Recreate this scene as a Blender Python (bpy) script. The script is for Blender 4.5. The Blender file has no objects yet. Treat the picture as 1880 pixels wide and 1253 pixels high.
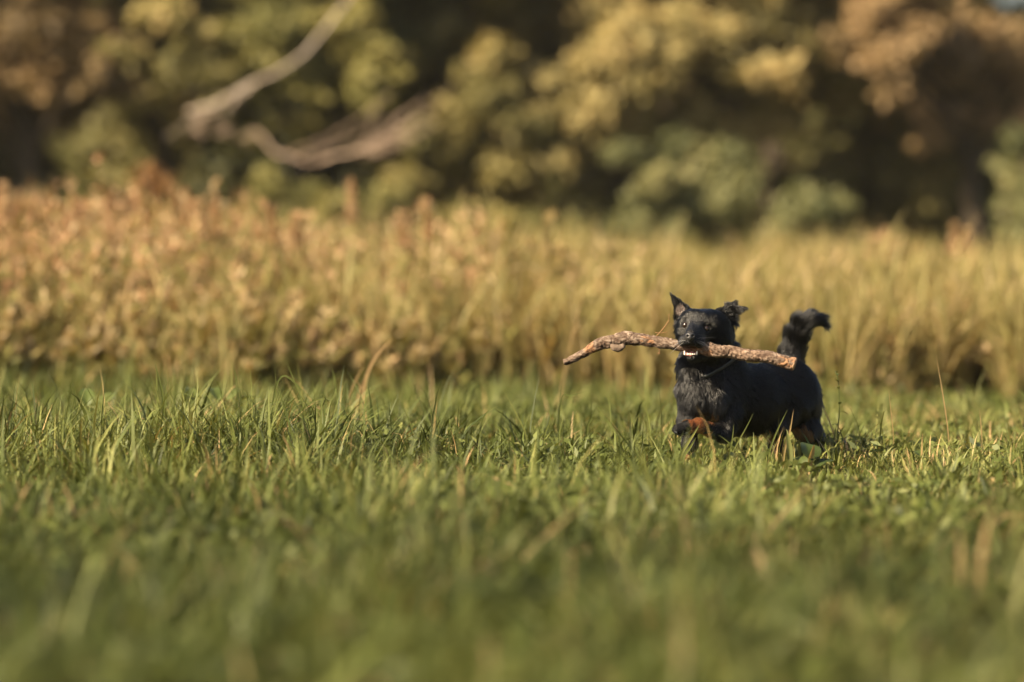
import bpy, math
import numpy as np
from mathutils import Vector, Matrix, kdtree

# ------------------------------------------------------------------ camera, sky, sun, exposure
scene = bpy.context.scene
COL = scene.collection
FPX = 1880 * 135.0 / 36.0            # focal length in photograph pixels
CAMH, HORIZ = 0.75, 396.2
PITCH = (626.5 - HORIZ) / FPX
DOGY = 11.4

cam_d = bpy.data.cameras.new('camera')
cam_d.lens = 135; cam_d.sensor_width = 36; cam_d.sensor_fit = 'HORIZONTAL'
cam_d.clip_start = 0.1; cam_d.clip_end = 3000
cam_d.dof.use_dof = True
cam_d.dof.focus_distance = DOGY - 0.20
cam_d.dof.aperture_fstop = 1.5
cam = bpy.data.objects.new('camera', cam_d); COL.objects.link(cam)
cam.location = (0, 0, CAMH)
cam.rotation_euler = (math.pi / 2 - PITCH, 0, 0)
scene.camera = cam

SUN_FROM = Vector((-0.71, -0.49, 0.67)).normalized()
elev = math.asin(SUN_FROM.z)
world = bpy.data.worlds.new('World'); scene.world = world; world.use_nodes = True
wn = world.node_tree
bg = wn.nodes['Background']
sky = wn.nodes.new('ShaderNodeTexSky'); sky.sky_type = 'NISHITA'; sky.sun_disc = False
sky.sun_elevation = elev
sky.sun_rotation = math.atan2(SUN_FROM.x, SUN_FROM.y)
sky.dust_density = 4.0
wn.links.new(sky.outputs[0], bg.inputs[0]); bg.inputs[1].default_value = 0.05

sun_d = bpy.data.lights.new('sun', 'SUN'); sun_d.energy = 5.0; sun_d.angle = math.radians(0.53)
sun_d.color = (1.0, 0.825, 0.57)
sun = bpy.data.objects.new('sun', sun_d); COL.objects.link(sun)
sun.rotation_euler = SUN_FROM.to_track_quat('Z', 'Y').to_euler()

scene.view_settings.view_transform = 'Standard'; scene.view_settings.look = 'None'
scene.view_settings.exposure = 1.76; scene.view_settings.gamma = 1.0
scene.render.engine = 'CYCLES'
scene.cycles.use_denoising = True
scene.cycles.use_adaptive_sampling = False
scene.cycles.max_bounces = 4; scene.cycles.transparent_max_bounces = 8
scene.cycles.diffuse_bounces = 2; scene.cycles.glossy_bounces = 2; scene.cycles.transmission_bounces = 2

# ------------------------------------------------------------------ helpers
rng = np.random.default_rng(11)
CP, SP = math.cos(PITCH), math.sin(PITCH)

def at(px, py, Y):
    """world point that the photograph shows at pixel (px, py), at distance Y"""
    u = (px - 940.0) / FPX; v = (626.5 - py) / FPX
    dy = CP + v * SP; dz = -SP + v * CP
    s = Y / dy
    return np.array([u * s, Y, CAMH + dz * s])

def _hash(i, j, k, seed):
    n = (i * 374761393 + j * 668265263 + k * 2147483647 + seed * 1274126177) & 0xFFFFFFFF
    n = ((n ^ (n >> 13)) * 1274126177) & 0xFFFFFFFF
    n = (n ^ (n >> 16)) & 0xFFFF
    return n / 65535.0

def vnoise(P, freq=1.0, seed=0):
    P = np.asarray(P, dtype=np.float64) * freq
    if P.shape[-1] == 2:
        P = np.concatenate([P, np.zeros(P.shape[:-1] + (1,))], -1)
    i = np.floor(P).astype(np.int64); f = P - i; f = f * f * (3 - 2 * f)
    out = 0
    for a in (0, 1):
        for b in (0, 1):
            for c in (0, 1):
                w = (f[..., 0] if a else 1 - f[..., 0]) * (f[..., 1] if b else 1 - f[..., 1]) * (f[..., 2] if c else 1 - f[..., 2])
                out = out + w * _hash(i[..., 0] + a, i[..., 1] + b, i[..., 2] + c, seed)
    return out

def fbm(P, freq, seed=0, octs=3):
    s, a, t = 0, 1.0, 0
    for o in range(octs):
        s = s + a * vnoise(P, freq * 2 ** o, seed + o); t += a; a *= .5
    return s / t

def nrm(v):
    return v / np.maximum(np.linalg.norm(v, axis=-1, keepdims=True), 1e-9)

def ground_z(x, y):
    P = np.stack([np.asarray(x, float), np.asarray(y, float)], -1)
    g = (fbm(P, 0.8, 3) - .5) * 0.07
    g = g + 0.05 * np.exp(-(((P[..., 0] + 0.75) / .9) ** 2 + ((P[..., 1] - 11.9) / 1.3) ** 2))
    g = g - .016 * np.clip(P[..., 1] - 12.0, 0, 9)          # the field falls away gently behind the dog
    return g * np.clip((30 - P[..., 1]) / 8, 0, 1)

def np_mesh(name, V, polys, mat=None, attrs=None, smooth=False):
    """V (n,3); polys = list of (m,k) index arrays; attrs name -> per-vertex floats"""
    me = bpy.data.meshes.new(name)
    V = np.asarray(V, dtype=np.float32)
    me.vertices.add(len(V)); me.vertices.foreach_set('co', V.ravel())
    loops = np.concatenate([p.ravel() for p in polys]).astype(np.int32)
    sizes = np.concatenate([np.full(len(p), p.shape[1], np.int32) for p in polys])
    starts = np.concatenate([[0], np.cumsum(sizes)[:-1]]).astype(np.int32)
    me.loops.add(len(loops)); me.loops.foreach_set('vertex_index', loops)
    me.polygons.add(len(sizes)); me.polygons.foreach_set('loop_start', starts)
    try:
        me.polygons.foreach_set('loop_total', sizes)
    except Exception:
        pass
    if smooth:
        me.polygons.foreach_set('use_smooth', np.ones(len(sizes), dtype=bool))
    me.update(calc_edges=True)
    for k, a in (attrs or {}).items():
        at_ = me.attributes.new(k, 'FLOAT', 'POINT')
        at_.data.foreach_set('value', np.asarray(a, dtype=np.float32).ravel())
    if mat: me.materials.append(mat)
    return me

def link(name, data, parent=None, loc=None, **props):
    o = bpy.data.objects.new(name, data); COL.objects.link(o)
    if loc is not None: o.location = [float(c) for c in loc]
    if parent is not None: o.parent = parent
    for k, v in props.items(): o[k] = v
    return o

def ribbons(P, H, W, AZ, BEND, TW, S, lean=None):
    """grass blades: tapered, arching ribbons. returns V, polys, t (height along blade)"""
    N = len(P)
    t = np.linspace(0, 1, S + 1)
    d = np.stack([np.cos(AZ), np.sin(AZ), np.zeros(N)], -1)
    side = np.stack([-np.sin(AZ + TW), np.cos(AZ + TW), np.zeros(N)], -1)
    ang = BEND[:, None] * t[None, :] ** 1.3 + (lean[:, None] if lean is not None else 0)   # angle off vertical along the blade
    seg = H[:, None] / S
    dx = np.sin(ang) * seg; dz = np.cos(ang) * seg
    cx = np.concatenate([np.zeros((N, 1)), np.cumsum(dx[:, :-1], 1)], 1)
    cz = np.concatenate([np.zeros((N, 1)), np.cumsum(dz[:, :-1], 1)], 1)
    C = P[:, None, :] + d[:, None, :] * cx[:, :, None]; C[:, :, 2] += cz
    w = W[:, None] * .5 * np.minimum(1.0, 1.25 * (1 - t[None, :] ** 2.2))
    w[:, 0] *= .7
    L = C - side[:, None, :] * w[:, :, None]; R = C + side[:, None, :] * w[:, :, None]
    V = np.empty((N, 2 * S + 1, 3))
    V[:, 0:2 * S:2] = L[:, :S]; V[:, 1:2 * S:2] = R[:, :S]; V[:, 2 * S] = C[:, S]
    b = (np.arange(N) * (2 * S + 1))[:, None]
    q = np.concatenate([b + np.array([[2 * k, 2 * k + 1, 2 * k + 3, 2 * k + 2]]) for k in range(S - 1)], 0) if S > 1 else np.zeros((0, 4), int)
    tr = b + np.array([[2 * S - 2, 2 * S - 1, 2 * S]])
    T = np.empty(2 * S + 1); T[0:2 * S:2] = t[:S]; T[1:2 * S:2] = t[:S]; T[-1] = 1
    return V.reshape(-1, 3), [q, tr], np.tile(T, N)

def leaves(P, D, L, W, rg, out=None):
    """pointed leaf blades as bent diamonds"""
    N = len(P)
    D = nrm(D); S = nrm(np.cross(D, rg.normal(size=(N, 3)) if out is None else out + rg.normal(size=(N, 3)) * .35))
    U = np.cross(S, D)
    L = np.broadcast_to(L, N)[:, None]; W = np.broadcast_to(W, N)[:, None]
    V = np.empty((N, 4, 3))
    V[:, 0] = P; V[:, 1] = P + D * L * .45 + S * W * .5 + U * L * .08
    V[:, 2] = P + D * L - U * L * .06; V[:, 3] = P + D * L * .45 - S * W * .5 + U * L * .08
    return V.reshape(-1, 3), (np.arange(N) * 4)[:, None] + np.array([[0, 1, 2, 3]])

class Soup:
    def __init__(s): s.V = []; s.P = []; s.T = []; s.K = []; s.n = 0
    def add(s, V, polys, tint, kind=None):
        s.V.append(V); s.P += [p + s.n for p in polys if len(p)]
        s.T.append(np.broadcast_to(tint, len(V)))
        s.K.append(np.broadcast_to(0.0 if kind is None else kind, len(V))); s.n += len(V)
    def mesh(s, name, mat, origin=None, smooth=False):
        V = np.concatenate(s.V)
        if origin is not None: V = V - np.asarray(origin)
        return np_mesh(name, V, s.P, mat, {'tint': np.concatenate(s.T), 'kindv': np.concatenate(s.K)}, smooth)

def tube(path, radii, n=8, cap=True):
    path = np.asarray(path, float); radii = np.asarray(radii, float)
    T = nrm(np.gradient(path, axis=0))
    ref = np.array([0.31, 0.17, 0.93])
    A = nrm(np.cross(T, ref)); B = np.cross(T, A)
    th = np.linspace(0, 2 * np.pi, n, endpoint=False)
    V = path[:, None] + radii[:, None, None] * (A[:, None] * np.cos(th)[None, :, None] + B[:, None] * np.sin(th)[None, :, None])
    m = len(path); i = np.arange(m - 1)[:, None]; j = np.arange(n)[None, :]; j2 = (j + 1) % n
    q = np.stack([i * n + j, i * n + j2, (i + 1) * n + j2, (i + 1) * n + j], -1).reshape(-1, 4)
    polys = [q]
    V = V.reshape(-1, 3)
    if cap:
        polys += [np.arange(n)[None, ::-1], (np.arange(n) + (m - 1) * n)[None, :]]
    return V, polys

def smooth_path(pts, n):
    pts = np.asarray(pts, float); m = len(pts)
    P = np.vstack([2 * pts[0] - pts[1], pts, 2 * pts[-1] - pts[-2]])
    u = np.linspace(0, m - 1 - 1e-6, n); i = u.astype(int); f = (u - i)[:, None]
    p0, p1, p2, p3 = P[i], P[i + 1], P[i + 2], P[i + 3]
    return .5 * ((2 * p1) + (-p0 + p2) * f + (2 * p0 - 5 * p1 + 4 * p2 - p3) * f ** 2 + (-p0 + 3 * p1 - 3 * p2 + p3) * f ** 3)

# ------------------------------------------------------------------ materials
def mat_new(name):
    m = bpy.data.materials.new(name); m.use_nodes = True
    nt = m.node_tree; nt.nodes.clear()
    out = nt.nodes.new('ShaderNodeOutputMaterial')
    return m, nt, out

def ramp_node(nt, stops):
    r = nt.nodes.new('ShaderNodeValToRGB'); e = r.color_ramp.elements
    e[0].position, e[0].color = stops[0][0], (*stops[0][1], 1)
    e[1].position, e[1].color = stops[-1][0], (*stops[-1][1], 1)
    for p, c in stops[1:-1]:
        k = e.new(p); k.color = (*c, 1)
    return r

def foliage_mat(name, stops, trans=.3, rough=.5, spec=.35, tcol=(1.25, 1.15, .6)):
    m, nt, out = mat_new(name)
    a = nt.nodes.new('ShaderNodeAttribute'); a.attribute_name = 'tint'
    r = ramp_node(nt, stops); nt.links.new(a.outputs['Fac'], r.inputs[0])
    geo = nt.nodes.new('ShaderNodeNewGeometry')
    nz = nt.nodes.new('ShaderNodeTexNoise'); nz.inputs['Scale'].default_value = 60
    nt.links.new(geo.outputs['Position'], nz.inputs['Vector'])
    hsv = nt.nodes.new('ShaderNodeHueSaturation')
    mr = nt.nodes.new('ShaderNodeMapRange'); mr.inputs[3].default_value = .75; mr.inputs[4].default_value = 1.25
    nt.links.new(nz.outputs[0], mr.inputs[0]); nt.links.new(mr.outputs[0], hsv.inputs['Value'])
    nt.links.new(r.outputs[0], hsv.inputs['Color'])
    p = nt.nodes.new('ShaderNodeBsdfPrincipled')
    p.inputs['Roughness'].default_value = rough; p.inputs['Specular IOR Level'].default_value = spec
    nt.links.new(hsv.outputs[0], p.inputs['Base Color'])
    tr = nt.nodes.new('ShaderNodeBsdfTranslucent')
    mul = nt.nodes.new('ShaderNodeMix'); mul.data_type = 'RGBA'; mul.blend_type = 'MULTIPLY'
    mul.inputs[0].default_value = 1; mul.inputs[7].default_value = (*tcol, 1)
    nt.links.new(hsv.outputs[0], mul.inputs[6]); nt.links.new(mul.outputs[2], tr.inputs[0])
    mx = nt.nodes.new('ShaderNodeMixShader'); mx.inputs[0].default_value = trans
    nt.links.new(p.outputs[0], mx.inputs[1]); nt.links.new(tr.outputs[0], mx.inputs[2])
    nt.links.new(mx.outputs[0], out.inputs[0])
    return m

def plain_mat(name, col, rough=.6, spec=.4, noise=None, bump=0, coat=0):
    m, nt, out = mat_new(name)
    p = nt.nodes.new('ShaderNodeBsdfPrincipled')
    p.inputs['Base Color'].default_value = (*col, 1); p.inputs['Roughness'].default_value = rough
    p.inputs['Specular IOR Level'].default_value = spec
    p.inputs['Coat Weight'].default_value = coat
    if noise:
        tc = nt.nodes.new('ShaderNodeTexCoord')
        nz = nt.nodes.new('ShaderNodeTexNoise'); nz.inputs['Scale'].default_value = noise[0]; nz.inputs['Detail'].default_value = 5
        nt.links.new(tc.outputs['Object'], nz.inputs['Vector'])
        r = ramp_node(nt, [(.3, col), (.7, noise[1])]); nt.links.new(nz.outputs[0], r.inputs[0])
        nt.links.new(r.outputs[0], p.inputs['Base Color'])
        if bump:
            b = nt.nodes.new('ShaderNodeBump'); b.inputs['Strength'].default_value = bump; b.inputs['Distance'].default_value = .004
            nt.links.new(nz.outputs[0], b.inputs['Height']); nt.links.new(b.outputs[0], p.inputs['Normal'])
    nt.links.new(p.outputs[0], out.inputs[0])
    return m

M_GRASS = foliage_mat('grass_blades', [(0, (.029, .040, .008)), (.3, (.070, .087, .018)), (.6, (.122, .136, .035)), (.8, (.19, .182, .055)), (.9, (.28, .20, .085)), (1, (.36, .24, .115))], .20, .55, .25)
M_WEED = foliage_mat('dry_weeds', [(0, (.085, .083, .020)), (.25, (.16, .145, .040)), (.5, (.25, .215, .085)), (.72, (.29, .21, .085)), (.88, (.40, .315, .175)), (1, (.35, .205, .11))], .3, .6, .2, (1.2, 1.0, .6))
M_BARK = plain_mat('tree_bark', (.035, .028, .02), .9, .1, (14, (.08, .062, .045)), .6)
M_DEAD = plain_mat('dead_wood', (.34, .26, .19), .85, .15, (6, (.48, .40, .32)), .4)

# ------------------------------------------------------------------ ground
def build_ground():
    xs = np.concatenate([[-600, -200, -60, -25, -12], np.linspace(-6, 6, 81), [12, 25, 60, 200, 600]])
    ys = np.concatenate([[-300, -60, -15, -2, 2], np.linspace(4, 31, 161), [40, 60, 120, 300, 800]])
    X, Y = np.meshgrid(xs, ys)
    inside = (np.abs(X) <= 6) & (Y >= 4) & (Y <= 31)
    Z = np.where(inside, ground_z(X, Y), 0.0)
    V = np.stack([X, Y, Z], -1).reshape(-1, 3)
    nx, ny = len(xs), len(ys)
    i = np.arange(ny - 1)[:, None]; j = np.arange(nx - 1)[None, :]
    q = np.stack([i * nx + j, i * nx + j + 1, (i + 1) * nx + j + 1, (i + 1) * nx + j], -1).reshape(-1, 4)
    m, nt, out = mat_new('meadow_soil')
    p = nt.nodes.new('ShaderNodeBsdfPrincipled'); p.inputs['Roughness'].default_value = .95; p.inputs['Specular IOR Level'].default_value = .1
    tc = nt.nodes.new('ShaderNodeTexCoord')
    nz = nt.nodes.new('ShaderNodeTexNoise'); nz.inputs['Scale'].default_value = 9; nz.inputs['Detail'].default_value = 6
    nt.links.new(tc.outputs['Object'], nz.inputs['Vector'])
    r = ramp_node(nt, [(.3, (.035, .034, .014)), (.55, (.055, .06, .02)), (.75, (.11, .085, .04))])
    nt.links.new(nz.outputs[0], r.inputs[0]); nt.links.new(r.outputs[0], p.inputs['Base Color'])
    b = nt.nodes.new('ShaderNodeBump'); b.inputs['Strength'].default_value = .7; b.inputs['Distance'].default_value = .02
    nt.links.new(nz.outputs[0], b.inputs['Height']); nt.links.new(b.outputs[0], p.inputs['Normal'])
    nt.links.new(p.outputs[0], out.inputs[0])
    me = np_mesh('ground', V, [q], m, smooth=True)
    link('ground', me, kind='structure', label='meadow ground under the grass')
build_ground()

# ------------------------------------------------------------------ short meadow grass (nobody could count it)
def half_w(Y): return .1335 * Y + .55

def build_grass():
    sp = Soup()
    bands = [(5.0, 7.2, 3900, 4, 1.45), (7.2, 9.3, 4200, 4, 1.35), (9.3, 10.6, 5000, 4, 1.2), (10.6, 12.6, 7600, 4, 1.0), (12.6, 14.6, 4200, 3, 1.05), (14.6, 18.6, 2700, 3, 1.15)]
    for (y0, y1, dens, S, wk) in bands:
        area = (half_w(y0) + half_w(y1)) * (y1 - y0)
        N = int(area * dens)
        # tufts plus loose blades
        nt_ = max(1, N // 26)
        ty = rng.uniform(y0, y1, nt_); tx = rng.uniform(-1, 1, nt_) * half_w(ty)
        ok_ = fbm(np.stack([tx, ty], -1), 2.3, 64, 2) > rng.uniform(.22, .62, nt_); tx, ty = tx[ok_], ty[ok_]; nt_ = len(tx)
        tid = rng.integers(0, nt_, N)
        loose = rng.random(N) < .26
        off = rng.normal(size=(N, 2)) * (.026 + .02 * np.clip((9.5 - y0) / 4, 0, 1))
        y = np.where(loose, rng.uniform(y0, y1, N), ty[tid] + off[:, 1])
        x = np.where(loose, rng.uniform(-1, 1, N) * half_w(y), tx[tid] + off[:, 0])
        P2 = np.stack([x, y], -1)
        n1 = fbm(P2, 1.1, 21); n2 = fbm(P2, 3.2, 31)
        thH = rng.lognormal(0, .38, nt_)
        H = .064 * np.interp(y, [5, 8, 10, 18], [1.35, 1.35, 1.1, 1.1]) * (0.15 + 1.1 * n1 + .65 * n2) * np.clip(1.0 - .16 * x, .75, 1.25) * rng.lognormal(0, .33, N) * np.where(loose, 1, thH[tid])
        tall = rng.random(N) < .026
        H = np.where(tall, np.maximum(H, .05) * rng.uniform(1.6, 2.9, N), H)
        # shorter right in front of and around the dog
        near = np.exp(-(((x - .72) / .55) ** 2 + ((y - 10.85) / .75) ** 2))
        H = H * (1 - .42 * near)
        H = np.clip(H, .03, .27)
        W = (.0025 + .0026 * rng.random(N)) * wk * np.where(rng.random(N) < .18, 2.1, 1)
        az = np.where(loose, rng.uniform(0, 2 * np.pi, N), np.arctan2(off[:, 1], off[:, 0]) + rng.normal(0, .7, N))
        az = az + 0
        bend = np.abs(rng.normal(1.0, .8, N)) + .1
        lean = rng.uniform(-.1, 1.05, N)
        mat_ = (rng.random(N) < .5) & (fbm(P2, 1.4, 88) > .42)          # trodden, matted patches lie one way
        az = np.where(mat_, 6.28 * 1.6 * fbm(P2, .9, 93) + rng.normal(0, .5, N), az); lean = np.where(mat_, rng.uniform(.5, 1.25, N), lean)
        flop = fbm(P2, 1.7, 44)
        bend = bend * (.6 + .9 * flop)
        P = np.stack([x, y, ground_z(x, y) - .004], -1)
        V, polys, t = ribbons(P, H, W, az, bend, rng.normal(0, .5, N), S, lean)
        tt_ = rng.normal(0, .13, nt_)
        tint = .385 + .06 * x + .34 * (fbm(P2, .9, 51) - .5) * 1.8 + np.where(loose, 0, tt_[tid]) + rng.normal(0, .15, N) + .12 * (n2 - .5)
        tint = np.where(rng.random(N) < .035, rng.uniform(.82, 1.0, N), tint)
        tint = np.clip(np.repeat(tint, 2 * S + 1) + .10 * (t - .4), 0, 1)
        sp.add(V, polys, tint)
        # small rounded herb leaves among the blades
        M = int(area * (1300 if y1 < 10 else 450))
        ly = rng.uniform(y0, y1, M); lx = rng.uniform(-1, 1, M) * half_w(ly)
        keep = fbm(np.stack([lx, ly], -1), 1.9, 61) > .52
        lx, ly = lx[keep], ly[keep]; M = len(lx)
        Pl = np.stack([lx, ly, ground_z(lx, ly) + rng.uniform(.012, .065, M)], -1)
        D = np.stack([rng.normal(size=M), rng.normal(size=M), rng.uniform(-.1, .9, M)], -1)
        V, q = leaves(Pl, D, rng.uniform(.02, .048, M) * (1.25 if y1 < 10 else 1), rng.uniform(.010, .022, M) * (1.25 if y1 < 10 else 1), rng)
        sp.add(V, [q], np.repeat(np.clip(rng.normal(.35, .14, M), 0, .75), 4))
    me = sp.mesh('meadow_grass', M_GRASS)
    link('meadow_grass', me, kind='stuff', label='short olive green meadow grass covering the field', category='grass')
build_grass()

# ------------------------------------------------------------------ tall dry weeds behind the grass
def build_weeds():
    sp = Soup()
    N = 13000
    # stems stand in clumps, the front of the belt is ragged
    nc = N // 7
    cy = 16.4 + 13.5 * rng.random(nc) ** 1.45
    cx = rng.uniform(-1, 1, nc) * (.1335 * cy + .9)
    cy = cy + 1.3 * fbm(np.stack([cx, cx * 0], -1), .8, 75)
    own = rng.integers(0, nc, N)
    y = cy[own] + rng.normal(0, .10, N); x = cx[own] + rng.normal(0, .10, N)
    u = x / (.1335 * y)                        # -1 left edge of the picture, +1 right edge
    P2 = np.stack([x, y], -1)
    c1 = fbm(P2, .9, 71)
    cl_leafy = rng.random(nc) < np.clip(.52 - .45 * (cx / (.1335 * cy) + .25), .08, .75)
    leafy = cl_leafy[own]
    top = np.interp(u, [-1.2, -.6, -.3, -.05, .15, .5, 1.2], [.92, .92, .86, .80, .70, .57, .57])
    H = top * rng.uniform(.5, 1.0, N) * (.55 + .75 * c1) * (.8 + .4 * fbm(P2, .45, 78)) * rng.uniform(.8, 1.12, nc)[own]
    H *= np.interp(y - 1.3 * fbm(np.stack([x, x * 0], -1), .8, 75), [16.3, 17.0, 18.2, 30], [.45, .8, 1.0, .90])
    gz = ground_z(x, y)
    az = rng.uniform(0, 2 * np.pi, nc)[own] + rng.normal(0, .9, N); bend = np.abs(rng.normal(.25, .2, N)) + np.where(leafy, 0, .2)
    V, polys, t = ribbons(np.stack([x, y, gz], -1), H, np.where(leafy, .008, .006) * np.ones(N), az, bend, rng.normal(0, 1, N), 3, rng.normal(.05, .16, N))
    tint = np.where(leafy, .5, .8) + rng.normal(0, .1, N)
    sp.add(V, polys, np.clip(np.repeat(tint, 7), 0, 1))
    S = V.reshape(N, 7, 3)
    def along(ids, s):
        c = S[ids]; L0 = (c[:, 0] + c[:, 1]) / 2; L1 = (c[:, 2] + c[:, 3]) / 2; L2 = (c[:, 4] + c[:, 5]) / 2; L3 = c[:, 6]
        s3 = s[:, None] * 3
        return np.where(s3 < 1, L0 + (L1 - L0) * s3, np.where(s3 < 2, L1 + (L2 - L1) * (s3 - 1), L2 + (L3 - L2) * (s3 - 2)))
    clt = rng.normal(0, .13, nc)
    # leaves on leafy stems
    il = np.where(leafy)[0]; ids = np.repeat(il, 14); n = len(ids); s = rng.uniform(.04, .95, n)
    D = np.stack([rng.normal(size=n), rng.normal(size=n), rng.uniform(-.2, 1.9, n)], -1)
    V, q = leaves(along(ids, s), D, rng.uniform(.07, .15, n), rng.uniform(.012, .026, n), rng)
    dry = np.clip((.5 - s) / .5, 0, 1)         # the lower leaves have died back
    tl = .22 + .46 * dry * rng.random(n) + rng.normal(0, .13, n) + .25 * (c1[ids] - .5) + .17 * np.clip(u[ids] + .6, 0, 1.2) + clt[own[ids]]
    sp.add(V, [q], np.repeat(np.clip(tl, 0, .9), 4))
    # long blades on the dry grass
    ig = np.where(~leafy)[0]; ids = np.repeat(ig, 8); s = rng.uniform(0, .8, len(ids))
    n = len(ids)
    V, polys, t = ribbons(along(ids, s), rng.uniform(.2, .5, n), rng.uniform(.008, .016, n), rng.uniform(0, 6.28, n), np.abs(rng.normal(.9, .5, n)), rng.normal(0, .6, n), 2, rng.uniform(.1, .6, n))
    tg = .45 + rng.normal(0, .17, n) + .2 * (c1[ids] - .5) + clt[own[ids]]
    sp.add(V, polys, np.clip(np.repeat(tg, 5), .1, .93))
    # seed plumes
    clp = rng.random(nc)
    has = leafy & (clp[own] < np.clip(.62 - .55 * (u + .35), .04, .8)) | (~leafy & (rng.random(N) < .45))
    ip = np.where(has)[0]; ids = np.repeat(ip, 14); n = len(ids); s = 1 - rng.random(n) ** 1.3 * .26
    D = np.stack([rng.normal(size=n) * .7, rng.normal(size=n) * .7, rng.uniform(.3, 1.2, n)], -1)
    V, q = leaves(along(ids, s), D, rng.uniform(.035, .07, n), rng.uniform(.014, .026, n), rng)
    tp = np.where(leafy[ids], .88, .84) + rng.normal(0, .06, n) + np.where((u[ids] < -.05) & (H[ids] > .50), .09, -.03)
    sp.add(V, [q], np.repeat(np.clip(tp, .6, 1), 4))
    # litter of fallen stalks and leaves at the foot of the belt
    n = 9000; ly = 18.0 + 8 * rng.random(n) ** 1.4; lx = rng.uniform(-1, 1, n) * (.1335 * ly + .9)
    D = np.stack([rng.normal(size=n), rng.normal(size=n), rng.uniform(0, .9, n)], -1)
    V, q = leaves(np.stack([lx, ly, rng.uniform(0, .16, n)], -1), D, rng.uniform(.08, .22, n), rng.uniform(.010, .03, n), rng)
    sp.add(V, [q], np.repeat(np.clip(rng.normal(.55, .16, n), .1, .85), 4))
    me = sp.mesh('tall_weeds', M_WEED)
    link('tall_weeds', me, kind='stuff', label='tall tan and orange dry weeds in a belt behind the grass', category='weeds')
build_weeds()

# ------------------------------------------------------------------ trees and shrubs of the wood's edge
PAL = {
    'olive':  [(0, (.07, .066, .022)), (.4, (.18, .155, .055)), (.75, (.26, .215, .08)), (1, (.32, .23, .09))],
    'tan':    [(0, (.10, .088, .034)), (.4, (.25, .21, .085)), (.75, (.35, .285, .125)), (1, (.40, .28, .115))],
    'sage':   [(0, (.055, .062, .025)), (.4, (.15, .155, .066)), (.75, (.24, .225, .10)), (1, (.30, .25, .11))],
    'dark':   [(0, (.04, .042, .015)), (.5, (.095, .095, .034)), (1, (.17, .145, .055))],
    'russet': [(0, (.08, .055, .025)), (.4, (.20, .14, .065)), (.75, (.30, .20, .10)), (1, (.36, .25, .14))],
    'rust':   [(0, (.10, .05, .02)), (.4, (.23, .12, .05)), (.75, (.32, .18, .08)), (1, (.36, .22, .11))],
    'green':  [(0, (.065, .066, .018)), (.4, (.165, .155, .050)), (.75, (.25, .22, .075)), (1, (.31, .25, .085))],
}
M_PAL = {k: foliage_mat('leaves_' + k, v, .25, .6, .2, (1.2, 1.15, .6)) for k, v in PAL.items()}

def make_tree(name, label, cat, base, clumps, pal, leaf=.075, dens=1.0, seed=0, group=None, trunk_r=.12, shade_fill=0, thin=1.0):
    """clumps: list of (x, y, z, r) in world metres; leaves lie in shells round each clump, limbs run to them"""
    rg = np.random.default_rng(seed)
    base = np.array([base[0], base[1], 0.0])
    root = link(name, None, loc=base, label=label, category=cat)
    if group: root['group'] = group
    cl = np.array(clumps, float)
    top = cl[:, 2].max()
    # trunk with limbs
    tsp = Soup()
    n = 9; tt = np.linspace(0, 1, n)
    cen = cl[:, :3].mean(0)
    trunk = np.stack([base[0] + (cen[0] - base[0]) * tt ** 1.5 + rg.normal(0, .04, n) * tt, base[1] + (cen[1] - base[1]) * tt ** 1.5 + rg.normal(0, .04, n) * tt, -0.05 + tt * top * .92], -1)
    V, p = tube(trunk, trunk_r * (1 - .82 * tt) + .008, 8); tsp.add(V, p, 0)
    for (x, y, z, r) in clumps:
        s = np.clip((z - .35 * r - .5) / max(top, .1), .06, .9); a0 = np.array([np.interp(s, tt, trunk[:, k]) for k in range(3)])
        a1 = np.array([x, y, z]); mid = (a0 + a1) / 2 + rg.normal(0, .08, 3) + np.array([0, 0, .08])
        pth = smooth_path([a0, mid, a1], 7); rr = np.linspace(trunk_r * .38 * (1 - .6 * s), .01, 7)
        V, p = tube(pth, rr, 6); tsp.add(V, p, 0)
    link('trunk', tsp.mesh('trunk', M_BARK, base, True), root)
    # leaves
    sp = Soup()
    for ci, (x, y, z, r) in enumerate(clumps):
        leaf_ = leaf * 1.2
        n = int(1150 * dens * (r / .4) ** 2 * (.075 / leaf) ** 2)
        # sub-lobes give the clump an uneven outline
        m = 14
        sub = nrm(rg.normal(size=(m, 3))) * r * rg.uniform(.3, 1.0, (m, 1)); sr = r * rg.uniform(.18, .5, m)
        k = rg.integers(0, m, n)
        dirs = nrm(rg.normal(size=(n, 3)) + np.array([0, 0, .25]))
        rad = sr[k] * rg.random(n) ** .30 * rg.lognormal(0, .12, n)
        P = np.array([x, y, z]) + (sub[k] + dirs * rad[:, None]) * np.array([1, 1, .85])
        keep = P[:, 2] > .02; P = P[keep]; dirs = dirs[keep]; k = k[keep]
        n = len(P)
        D = nrm(rg.normal(size=(n, 3)) + dirs * .25 + np.array([0, 0, -.35]))
        V, q = leaves(P, D, leaf_ * rg.uniform(.7, 1.35, n), leaf_ * rg.uniform(.45, .75, n) * thin, rg, nrm(dirs * .75 + nrm(sub[k]) * .5))
        tint = np.clip(.45 + rg.normal(0, .2) + rg.normal(0, .17, n), 0, 1)
        sp.add(V, [q], np.repeat(tint, 4))
    cr = link('crown', sp.mesh('crown', M_PAL[pal], base), root); cr['kind'] = 'stuff'
    return root

def px_clumps(lst, Y, jy=.5, seed=0):
    """list of (px, py, r_px[, dy]) -> world clumps"""
    rg = np.random.default_rng(seed); out = []
    for c in lst:
        yy = Y + (c[3] if len(c) > 3 else rg.uniform(-jy, jy))
        p = at(c[0], c[1], yy); out.append((p[0], p[1], p[2], c[2] * yy / FPX))
    return out

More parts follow.
